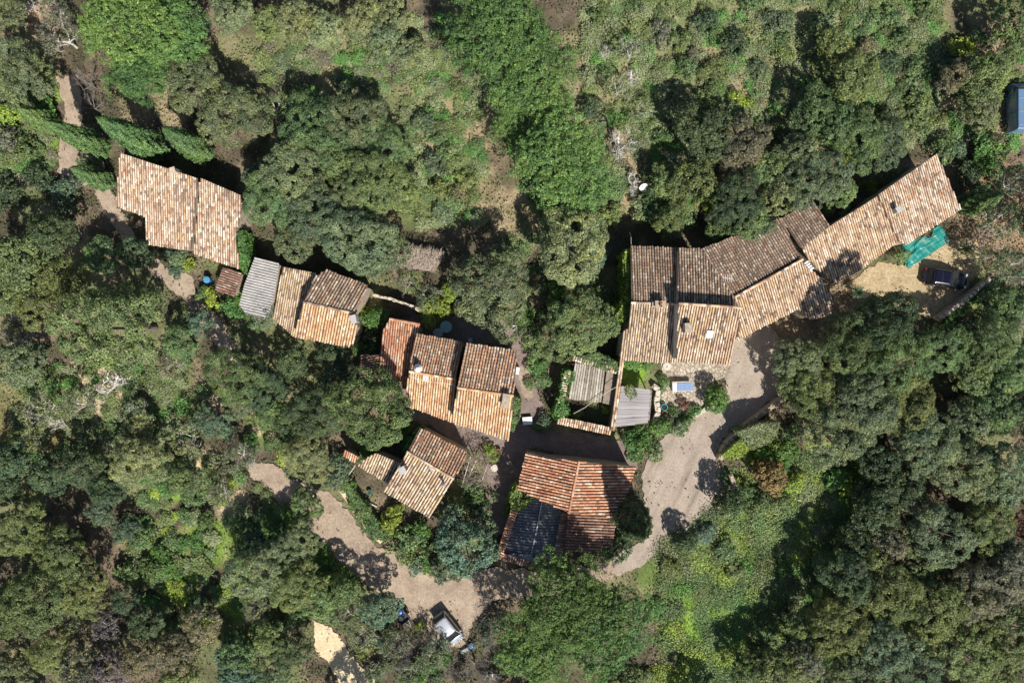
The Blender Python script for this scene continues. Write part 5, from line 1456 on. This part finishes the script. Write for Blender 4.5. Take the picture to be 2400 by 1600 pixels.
rows('oakM', '25 1440 62 olive; 30 1570 62 grey; 205 1575 62 brown; 262 1565 56 purple; 420 1595 52 olive; 350 1455 48 dark; 20 1130 56 dark; 250 1140 50 dark; 130 545 52 dark 1.3; 330 1000 40 pale; 20 20 52 grey; 550 28 48 pale; 640 60 44 olive; 700 50 54 pale; 765 72 44 pale; 850 55 48 pale; 930 42 44 pale; 900 100 50 pale; 960 130 42 grey; 790 370 58 mid; 620 430 52 grey; 940 440 52 olive; 900 590 56 grey; 790 545 56 grey; 690 560 50 grey; '  # tall dark oak left of the lane is added for its shade
             '60 610 72 olive; 20 690 56 olive; 250 600 46 mid; 330 600 42 dark; 150 660 56 olive; 100 720 56 olive; 430 800 42 mid; 60 850 66 grey; 690 850 50 dark; 790 890 46 dark; 640 970 50 mid; 780 820 40 dark; '
             '200 1090 60 dark; 120 1110 56 dark; 30 1080 60 dark; 430 1120 52 olive; 745 1400 50 mid; 480 1455 52 brown; 420 1525 56 brown; 340 1530 56 brown; 560 1540 56 mid; 805 1385 46 mid; 890 1425 46 blue; 690 1515 44 dark; 640 1490 48 olive; 300 1400 40 dark; 640 1560 50 dark; '  # leading dark oaks stand in for a shadowed area
             '1740 330 60 brown; 1650 310 66 dark; 1905 262 54 mid; 2000 182 60 olive; 1950 110 46 olive; 1955 292 58 mid; 1870 370 58 grey; 1810 405 50 mid; 1620 440 58 olive; 1570 520 42 olive; 1830 460 52 grey; 1960 455 48 mid; 1790 545 42 grey; 1745 525 50 mid; 1690 535 36 mid; 1560 420 42 olive; '
             '2300 185 56 olive; 2285 262 50 grey; 2380 60 60 mid; 2240 180 42 brown; 2345 120 44 olive; 2322 335 28 brown; 2095 790 52 dark; 2350 715 50 mid; 2270 870 52 olive; 2330 960 56 mid; 2390 960 50 grey; 2260 990 56 grey; 2110 1140 56 dark; 2060 1090 50 dark; 2130 1200 52 brown; 2050 1200 56 dark; 2070 1270 56 brown; 2000 1270 48 dark; 1880 1540 56 brown; 1870 1460 44 olive; 1830 1570 56 olive; 2390 1230 40 red; 2330 1290 48 dark; 2150 1310 50 olive; 2390 1410 44 brown; 2230 1470 46 brown; 2330 1570 50 olive; 1750 1570 44 olive; 2030 1150 40 dark')
rows('sparse', '850 1490 44 pale; 820 1450 40 mid; 930 1505 44 grey; 1005 1545 40 grey; 965 1580 44 mid; 880 1580 36 grey; 2345 520 58 dark 1.3; 2385 430 56 dark 1.3; 2370 625 58 dark 1.3; 2310 610 44 olive 1.2; 140 85 58 brown; 130 20 44 grey; 90 960 58 pale; 190 950 50 pale; 320 970 46 pale; 60 1040 54 olive; 440 1030 52 pale; 400 850 40 brown; 20 800 50 grey; 260 1080 44 olive; 560 1070 46 grey; 600 1420 40 pale; 250 1480 44 purple; 1480 120 48 pale; 1450 210 44 pale; 1500 260 40 pale; 1780 360 44 purple; 620 740 38 blue; 1000 700 40 grey; 960 660 38 mid; 520 1160 40 brown; 2000 1400 50 brown; 1990 1500 44 brown; 2170 1500 50 brown; 1020 1515 40 grey; 2250 1330 40 brown; 1950 1590 40 brown; 160 1450 44 olive; 2110 1440 44 olive; 640 250 40 olive')  # dark ones near the right edge are added for dappled shade
rows('fluffy', '1090 1275 80 blue; 1130 1225 42 blue; 1050 1330 44 blue; 470 760 40 blue; 500 990 46 blue; 560 950 40 blue; 240 1195 42 blue; 300 1240 36 blue; 720 1180 44 mid; 1380 590 42 blue; 1300 500 44 mid; 560 1565 62 blue; 2370 720 44 blue; 2090 490 26 mid')
rows('cyp', '250 353 25 cyp 1.05; 379 358 30 bluecyp 1.22; 486 364 27 cyp 1.0; 258 430 22 cyp .7; 130 295 22 cyp .6; 1463 1188 39 dark 1.2; 2255 485 26 cyp .65')
rows('bare', '2110 1050 44 bare 1.3; 2240 1300 46 bare 1.3; 1960 1400 44 bare 1.3; 2330 1425 46 bare 1.3; 90 1480 44 bare 1.3; 420 1490 46 bare 1.2; 250 1445 44 bare 1.2; 610 1440 40 bare 1.2; 1060 1570 44 bare; 985 1580 40 bare; 1150 1440 36 bare; 205 195 46 bare; 215 250 40 bare; 940 1545 60 bare; 1000 1490 40 bare; 1110 1560 56 bare; 860 1330 30 bare; 1150 1500 40 bare; 20 745 46 dead; 575 1065 44 bare; 1130 1400 36 bare')
rows('dead', '1452 332 62 dead 1.5; 1482 430 40 dead 1.0; 1480 180 36 dead .8; 60 15 44 dead .8; 265 900 60 dead .8; 130 990 44 dead .7; 340 990 40 dead .7; 1150 1590 40 dead .8; 1420 120 30 dead')
rows('bushS', '1480 1590 34 mid; 1440 1600 28 olive; 780 1440 26 mid; 850 1525 24 olive; 885 1575 22 mid; 1140 1480 24 dark; 1170 1450 26 dark; 1090 1590 28 brown; 30 205 42 yellow; 70 235 36 mid; 110 260 30 green; 85 288 14 red; 15 330 40 brown; 60 345 36 mid; 20 270 34 yellow; 15 450 40 dark; 90 420 34 dark; 160 442 34 blue; 150 480 26 blue; 200 395 24 mid; 230 380 18 mid; 420 605 24 blue; 416 634 20 blue; 390 590 20 blue; 440 620 18 yellow; 500 702 26 yellow; 540 722 28 green; 600 752 26 mid; 480 690 20 mid; 560 705 20 green; '
               '570 505 14 yellow; 572 580 16 green; 574 612 14 green; 590 660 14 green; 575 690 16 green; 1030 712 38 yellow; 1008 745 24 yellow; 1050 690 24 yellow; 878 745 32 green; 860 735 20 yellow; 905 890 32 red; 880 905 26 purple; 925 880 18 red; 870 830 24 mid; 845 815 20 green; 876 790 22 dark; 1260 790 34 mid; 1250 830 28 mid; 1310 640 30 green; 1300 690 32 green; 1260 860 24 green; 1270 890 22 mid; 1230 740 26 green; 1420 690 24 mid; 1370 650 24 blue; 1240 900 14 mid; '
               '1310 720 30 mid; 1290 750 28 mid; 1320 800 24 mid; 1510 1030 34 green; 1480 1030 26 green; 1530 1050 28 mid; 1545 1000 26 green; 1590 1000 26 mid; 1610 985 18 green; 1570 985 18 brown; 1600 950 16 red; 1580 965 16 mid; 1625 960 16 green; 1555 890 15 green; 1548 915 12 green; 1490 845 24 green 0.6; 1520 850 16 green .6; 1470 846 18 green .6; 1276 990 20 blue; 1265 1000 16 mid; 1490 1070 18 green; 1410 905 12 brown; 1420 960 14 yellow; 1350 975 16 yellow; '
               '1445 1285 34 dark; 1410 1285 30 mid; 1465 1260 24 mid; 1190 1195 14 yellow; 1200 1170 16 yellow; 1120 1160 40 mid; 1085 1170 24 mid; 1060 1190 26 blue; 960 1265 36 mid; 920 1225 30 yellow; 940 1290 34 mid; 900 1250 24 mid; 925 1200 22 yellow; 985 1240 26 green; 1000 1290 30 mid; 1010 1325 26 green; 970 1320 26 blue; 860 1060 22 green; 845 1070 18 mid; 870 1050 18 yellow; 800 1085 30 blue; 790 1120 28 blue; 815 1135 20 green; 830 1175 22 green; 850 1200 24 mid; 868 1225 24 green; 880 1245 20 mid; 950 1010 16 green; 965 1035 18 green; 950 1050 16 green; 1145 1055 18 yellow; 1150 1075 16 yellow; '
               '1790 1070 26 green; 1845 1060 30 green; 1860 1010 24 mid; 1830 1090 22 green; 1745 1160 30 mid; 1780 1180 30 mid; 1730 1200 26 blue; 1690 1230 32 mid; 1650 1250 34 blue; 1620 1265 32 mid; 1640 1300 34 mid; 1700 1290 36 mid; 1750 1250 34 olive; 1800 1230 34 olive; 1820 1170 32 olive; 1860 1130 28 yellow; 1850 1230 30 olive; 1720 1340 34 olive; 1780 1320 32 mid; 1620 1350 34 olive; 1570 1330 34 olive; 1550 1370 34 mid; 1590 1400 34 olive; 1540 1430 30 green; 1810 1400 30 mid; 1830 1340 34 mid; 1780 1530 30 olive; 1690 1570 34 brown; 1550 1570 34 olive; 1510 1590 30 olive; 1820 1500 30 olive; 1900 1200 30 mid; 1990 1150 28 yellow; 1960 1120 28 green; '
               '1735 238 26 yellow; 1672 462 28 yellow; 1655 480 20 yellow; 1830 385 24 yellow; 1990 370 24 yellow; 2037 440 22 yellow; 2085 410 24 pale; 2210 350 34 mid; 2240 350 22 blue; 2310 345 44 green; 2300 385 30 green; 2330 400 24 mid; 2270 410 30 dark; 2300 455 26 mid; 2290 480 24 mid; 2110 600 20 olive; 2250 110 30 yellow; 2290 90 24 mid; 1610 160 26 mid; 1400 610 20 blue; 1350 650 30 blue; '
               '2320 900 30 green; 2290 940 28 yellow; 2340 860 26 green; 2270 960 24 yellow; 2245 725 20 green; 2225 745 16 green; 2275 700 14 green; 400 1330 26 green; 420 1370 24 yellow; 380 1300 24 green; 360 1330 30 mid; 300 1340 30 mid; 340 1260 28 mid; 640 1230 30 green; 670 1200 26 green; 600 1260 26 blue; 570 1240 24 mid; 650 1280 26 mid; 760 1330 28 green; 790 1350 24 mid; 820 1370 24 mid; 750 1290 20 green; 580 1290 28 mid; 530 1100 26 brown; 450 1160 26 mid; 490 1220 24 mid; 400 1140 24 green; 540 1010 24 blue; 590 1040 26 green; 650 1030 28 mid; 680 1020 24 mid; 1040 1540 24 green; 1000 1560 30 green; 1020 1590 26 mid; 985 1470 16 yellow; 1048 1500 14 green; 960 1590 34 mid; 900 1500 34 blue; 905 1550 24 mid; 690 1440 28 mid')
# clipped and named garden plants
plant('ball', 1676, 936, 34, 'green', 1.0, 'round bright green clipped bush at the lower end of the stone terrace')
plant('ball', 1702, 1174, 36, 'dark', 1.55, 'dark rounded clipped bush at the right edge of the driveway')
plant('ball', 1600, 1264, 30, 'dark', 1.3, 'dark rounded clipped bush at the bottom end of the driveway')
plant('ball', 1801, 1112, 42, 'rust', 1.0, 'large round clipped bush with a reddish top right of the driveway')
for iq, q in enumerate(T):
    if q[0] == 'bushS' and 1500 < q[1] < 2010 and q[2] > 1185:
        if iq % 3: continue
        q = (q[0], q[1], q[2], q[3] * .8, q[4], q[5] * .7)
    if q[0] in ('oakL', 'oakM') and q[1] < 720 and q[2] > 820: q = (q[0], q[1], q[2], q[3] * .88, q[4], q[5])
    plant(*q)
# scrub of the open field at the top
placed = [(v[3], v[4], v[5]) for v in VEG]
rs = random.Random(5)
REG = [((1380, -10, 2200, 330), 44), ((2080, 130, 2400, 330), 8), ((960, 160, 1120, 520), 10), ((1380, 330, 1620, 520), 8)]
for (box, n_) in REG:
    k = 0; tr = 0
    while k < n_ and tr < 4000:
        tr += 1
        x, y, r = rs.uniform(box[0], box[2]), rs.uniform(box[1], box[3]), rs.uniform(18, 34)
        if any(math.hypot(x - a, y - b) < .55 * (r + c) for a, b, c in placed): continue
        placed.append((x, y, r)); k += 1
        plant('bushS', x, y, r, rs.choice(['olive', 'olive', 'mid', 'pale', 'mid', 'grey', 'brown', 'dark']), rs.uniform(.7, 1.1))
def scrub_mass():
    """low heath covering the clearings: one uncountable mass"""
    g = np.random.default_rng(77)
    base = []
    for (r0, h0, cm, tm) in SP['bushS']:
        co = np.empty(len(cm.vertices) * 3, np.float32); cm.vertices.foreach_get('co', co)
        ti = np.empty(len(cm.polygons), np.float32); cm.attributes['leaf_tint'].data.foreach_get('value', ti)
        base.append((co.reshape(-1, 4, 3), ti))
    VV, TT, CC = [], [], []
    cols0 = np.array([COL[k] for k in ('olive', 'mid', 'pale', 'grey', 'mid', 'brown', 'green')])
    cols2 = np.array([COL[k] for k in ('pale', 'olive', 'pale', 'olive', 'mid', 'pale', 'green')])
    cols1 = np.array([COL[k] for k in ('olive', 'mid', 'pale', 'yellow', 'mid', 'olive', 'green')])
    for (box, n_) in [((1370, -20, 2210, 340), 560), ((2080, 120, 2400, 340), 90), ((940, 130, 1130, 530), 130), ((1380, 330, 1640, 520), 90), ((600, 90, 900, 260), 90), ((1540, 1080, 2000, 1600), 260), ((300, 1060, 700, 1500), 200), ((0, 150, 130, 480), 60), ((40, 830, 480, 1080), 170), ((900, 40, 1080, 200), 40), ((1180, 460, 1420, 640), 60), ((2240, 640, 2400, 1000), 70)]:
        cols = cols1 if box[1] > 900 else (cols2 if box[1] in (-20, 830, 130) else cols0)
        for q in range(n_):
            x, y = g.uniform(box[0], box[2]), g.uniform(box[1], box[3])
            if any(inside(x, y, pl) for pl in SHEETS) or math.hypot(x - 1492, y - 450) < 34 or math.hypot(x - 1455, y - 335) < 30: continue
            r = (g.uniform(4, 12) if box[0] == 1540 else g.uniform(6, 20)) * PX / 1.15
            v, t = base[g.integers(len(base))]
            m = g.random(len(v)) < .55
            v = v[m]; t = t[m]
            a = g.uniform(0, 6.28); ca, sa = math.cos(a), math.sin(a)
            ctr = v.mean(1, keepdims=True)
            loc = (v - ctr) * .95
            ctr = ctr * r
            w_ = loc + ctr
            w2 = np.stack([w_[..., 0] * ca - w_[..., 1] * sa, w_[..., 0] * sa + w_[..., 1] * ca, w_[..., 2] * g.uniform(.5, .9)], -1)
            p0 = P(x, y, 0)
            w2[..., 0] += p0.x; w2[..., 1] += p0.y
            jj = g.normal(0, .55 if box[0] == 1540 else .16, (len(w2), 1, 2))
            w2[..., :2] += jj
            VV.append(w2); TT.append(t)
            cc = cols[g.integers(len(cols))] * g.uniform(.8, 1.25)
            CC.append(np.tile(cc, (len(v), 1)) * (.35 + 1.25 * t[:, None]))
    V = np.concatenate(VV).reshape(-1, 3); Cc_ = np.concatenate(CC)
    me = bpy.data.meshes.new('scrub')
    fill_mesh(me, V, np.arange(len(V)).reshape(-1, 4))
    at = me.attributes.new('herb_tint', 'FLOAT_COLOR', 'FACE')
    a = np.ones((len(Cc_), 4), np.float32); a[:, :3] = np.clip(Cc_, .01, .7)
    at.data.foreach_set('color', a.ravel())
    m, nt, b = new_mat('heath')
    q = node(nt, 'ShaderNodeAttribute', attribute_name='herb_tint')
    L(nt, q.outputs['Color'], b.inputs['Base Color'])
    b.inputs['Roughness'].default_value = .6
    b.inputs['Specular IOR Level'].default_value = .3
    me.materials.append(m)
    tag(mesh_obj('scrub', me), 'low olive green heath covering the clearings between the trees', 'scrub', None, 'stuff')
scrub_mass()
# trees just beyond the frame
for sp in ('oakL', 'oakM'):
    k = 0; tr = 0
    while k < (34 if sp == 'oakL' else 22) and tr < 4000:
        tr += 1
        x, y, r = rs.uniform(-330, 2730), rs.uniform(-330, 1930), (rs.uniform(66, 90) if sp == 'oakL' else rs.uniform(45, 58))
        if -70 < x < 2470 and -70 < y < 1670: continue
        if math.hypot(x - 2420, y - 250) < 190: continue
        if any(math.hypot(x - a, y - b) < .75 * (r + c) for a, b, c in placed): continue
        placed.append((x, y, r)); k += 1
        plant(sp, x, y, r, rs.choice(['olive', 'grey', 'mid', 'dark']))

# hedges and climbers
leaf_box('hedge', 'tall clipped light olive hedge behind the driveway wall', 'hedge', [(1729, 1011), (1780, 992), (1829, 989), (1822, 1015), (1805, 1037), (1763, 1054)], 0, 2.9, COL['pale'], 230, .1)
leaf_box('hedge', 'lower darker clipped hedge next to the light olive one', 'hedge', [(1692, 1066), (1735, 1030), (1762, 1048), (1733, 1072), (1712, 1079)], 0, 2.1, COL['yellow'], 230, .1)
leaf_box('hedge', 'narrow hedge along the lower road left of the small house', 'hedge', [(800, 1130), (812, 1125), (885, 1220), (900, 1262), (884, 1262), (850, 1210)], 0, 1.2, COL['mid'], 200, .1)
leaf_box('ivy', 'bright ivy climbing the left wall of the large house', 'climber', [(1465, 590), (1478, 585), (1482, 705), (1478, 735), (1452, 765), (1440, 750), (1464, 700)], 0, 4.5, (.2, .29, .055), 130, .13, .6, 'ivy')
leaf_box('ivy', 'bright climber on the right edge of the pinkish stepped house', 'climber', [(556, 545), (568, 540), (578, 600), (570, 640), (560, 620)], 0, 3.2, COL['green'], 130, .13, .3, 'ivy')
leaf_box('ivy', 'climber growing over the left wall of the wooden roofed shed', 'climber', [(1322, 872), (1334, 866), (1347, 872), (1345, 892), (1332, 898), (1330, 915), (1318, 930), (1322, 948), (1333, 956), (1330, 972), (1310, 982), (1297, 972), (1303, 950), (1312, 930), (1314, 905)], 0, 2.5, COL['green'], 110, .12, .8, 'ivy')
leaf_box('ivy', 'thick climber on the wall above the wooden shed roof', 'climber', [(1350, 838), (1400, 825), (1448, 850), (1450, 872), (1410, 866), (1370, 852)], 0, 2.5, COL['mid'], 150, .12, .35, 'ivy')
leaf_box('ivy', 'climber hanging over the left corner of the barn roof', 'climber', [(1215, 1135), (1238, 1150), (1250, 1165), (1230, 1190), (1205, 1195), (1196, 1165)], 0, 4.1, (.18, .25, .06), 90, .12, .7, 'ivy')
leaf_box('ivy', 'ivy up the left wall of the small square house', 'climber', [(972, 1012), (985, 1004), (952, 1060), (944, 1058)], 0, 4.0, COL['green'], 150, .12, .3, 'ivy')
leaf_box('ivy', 'hedge like climber along the right wall of the middle house', 'climber', [(1204, 930), (1220, 935), (1214, 985), (1200, 1010), (1196, 1000)], 0, 3.2, COL['mid'], 150, .12, .3, 'ivy')
leaf_box('ivy', 'thin creeper trailing over the reed mat canopy', 'climber', [(1462, 905), (1482, 902), (1495, 925), (1478, 938), (1468, 925)], 2.45, 2.6, COL['olive'], 60, .09, .2, 'ivy')

# spiky yuccas
def yucca(px, py, r, lab):
    t = thing('yucca', lab, 'plant', px, py, 0, 0, 'spiky yuccas by the long wing')
    mb = MB(); mb.tube([(0, 0, -.1), (.03, .02, .7), (0, 0, 1.2)], [.13, .11, .1], 8); mb.build('stem', M['bark'], t)
    rr = random.Random(int(px)); mb = MB()
    for i in range(90):
        a = rr.uniform(0, 6.283); el = rr.uniform(-.3, 1.3); ln = r * rr.uniform(.75, 1.1)
        d = Vector((math.cos(a) * math.cos(el), math.sin(a) * math.cos(el), math.sin(el)))
        s = d.cross(Vector((0, 0, 1))).normalized() * .03
        p0 = Vector((0, 0, 1.2)); p1 = p0 + d * ln * .55; p2 = p0 + d * ln + Vector((0, 0, -.18 * ln))
        mb.add([p0 - s, p0 + s, p1 + s * 1.2, p1 - s * 1.2, p2], [(0, 1, 2, 3), (3, 2, 4)])
    o = mb.build('blades', M['leaf'], t); o.color = (*COL['dark'], 1)
    at = o.data.attributes.new('leaf_tint', 'FLOAT', 'FACE')
    at.data.foreach_set('value', np.full(len(o.data.polygons), .5, np.float32))
yucca(1997, 686, 1.0, 'spiky dark yucca below the shaded middle of the long wing')
yucca(2246, 586, 1.0, 'spiky dark yucca right of the green tarpaulin')

# ------------------------------------------------------------------ low grass and herbs: nobody could count them
def ground_cover():
    g = np.random.default_rng(21)
    n = 260000
    X = g.uniform(-62, 62, n); Y = g.uniform(-43, 43, n)
    px = X / PX + 1200; py = 800 - Y / PX
    keep = np.ones(n, bool)
    for poly in SHEETS + [TARP]:
        r = np.zeros(n, bool)
        for i in range(len(poly)):
            x0, y0 = poly[i]; x1, y1 = poly[(i + 1) % len(poly)]
            if y0 == y1: continue
            r ^= ((y0 > py) != (y1 > py)) & (px < (x1 - x0) * (py - y0) / (y1 - y0) + x0)
        keep &= ~r | ((g.random(n) < .16) & (fnoise(X + 40, Y + 80, 1.3) > .6) & (poly is not TARP)) | ((g.random(n) < .01) & (poly is not TARP))
    den = fnoise(X + 70, Y + 70, 2.2)
    keep &= g.random(n) < np.clip((den - .3) * 3.0, .08, 1)
    X, Y = X[keep], Y[keep]; n = len(X)
    col = ground_colour(X, Y)
    lit = col.sum(-1) < .42
    col = col * g.uniform(.7, 1.35, (n, 1))
    gm = g.random(n) < .38
    col[gm] = col[gm] * .45 + np.array((.10, .14, .04)) * .6
    hh = g.uniform(.05, .30, n) * (.5 + fnoise(X + 10, Y + 90, 3.5))
    s = g.uniform(.07, .17, n)
    Pn = np.stack([X, Y, hh], 1)
    N = g.normal(0, .6, (n, 3)) + np.array([0, 0, .8])
    me = leaf_mesh('ground_cover', Pn, N, s, np.full(n, .5), .5)
    me.materials.clear()
    at = me.attributes.new('herb_tint', 'FLOAT_COLOR', 'FACE')
    a = np.ones((n, 4), np.float32); a[:, :3] = np.clip(col, .01, .7)
    at.data.foreach_set('color', a.ravel())
    m, nt, b = new_mat('herbs')
    q = node(nt, 'ShaderNodeAttribute', attribute_name='herb_tint')
    L(nt, q.outputs['Color'], b.inputs['Base Color'])
    b.inputs['Roughness'].default_value = .7
    b.inputs['Specular IOR Level'].default_value = .2
    me.materials.append(m)
    tag(mesh_obj('ground_cover', me), 'low grass and dry herbs covering the ground between the trees', 'grass', None, 'stuff')
ground_cover()

# ------------------------------------------------------------------ labels for the plants
LM = [('the pinkish stepped house', 420, 490), ('the pale corrugated shed', 608, 675), ('the gabled shed', 770, 725), ('the middle house', 1075, 900), ('the small square house', 990, 1105), ('the barn', 1340, 1180), ('the large house', 1600, 715),
      ('the two slope wing', 1790, 590), ('the long wing', 2080, 540), ('the dark navy car', 2208, 654), ('the silver hatchback', 1052, 1466), ('the wooden roofed shed', 1375, 900), ('the stone terrace', 1610, 920), ('the clipped light hedge', 1780, 1020),
      ('the satellite dishes', 1492, 448), ('the three cypresses', 330, 320), ('the sandy path', 800, 1530), ('the blue van', 2400, 246), ('the top left corner', 0, 0), ('the top right corner', 2400, 0), ('the bottom left corner', 0, 1600), ('the bottom right corner', 2400, 1600),
      ('the left edge middle', 0, 800), ('the right edge middle', 2400, 900), ('the top edge middle', 1200, 0), ('the bottom edge middle', 1400, 1600), ('the lower road bend', 780, 1210), ('the top field', 1750, 150)]
ORD = ['nearest', 'second nearest', 'third nearest', 'fourth nearest', 'fifth nearest', 'sixth nearest', 'seventh nearest', 'eighth nearest', 'ninth nearest', 'tenth nearest', 'eleventh nearest', 'twelfth nearest']
def side(dx, dy):
    v = 'above' if dy < 0 else 'below'
    h_ = 'left of' if dx < 0 else 'right of'
    vv = 'upper ' if dy < 0 else 'lower '
    if abs(dx) > 2.2 * abs(dy): return h_
    if abs(dy) > 2.2 * abs(dx): return v
    return vv + h_
bucket = {}
for v in VEG:
    t, sp, col, px, py, rpx, lab = v
    nm, kind, cat = NAME[sp]
    tag(t, None, cat, GROUP[nm])
    if lab:
        t['label'] = lab
        continue
    size = ''
    if sp == 'bushS': size = 'tiny' if rpx < 17 else ('small' if rpx < 26 else 'broad')
    elif sp in ('oakL',): size = 'large'
    elif sp in ('oakM',): size = 'smaller'
    cw = CW[col]
    if sp == 'dead': cw, size = 'pale', ''
    k = min(range(len(LM)), key=lambda i: math.hypot(px - LM[i][1], py - LM[i][2]))
    ln, lx, ly = LM[k]
    out = ' outside the frame' if not (0 <= px <= 2400 and 0 <= py <= 1600) else ''
    base = ' '.join(x for x in (size, cw, kind) if x)
    bucket.setdefault((base, side(px - lx, py - ly), ln), []).append((math.hypot(px - lx, py - ly), t))
for (base, sd, ln), lst in bucket.items():
    lst.sort(key=lambda q: q[0])
    for i, (d, t) in enumerate(lst):
        t['label'] = f'{base} {sd} {ln}' + (f', {ORD[min(i, 11)]}' if len(lst) > 1 else '')
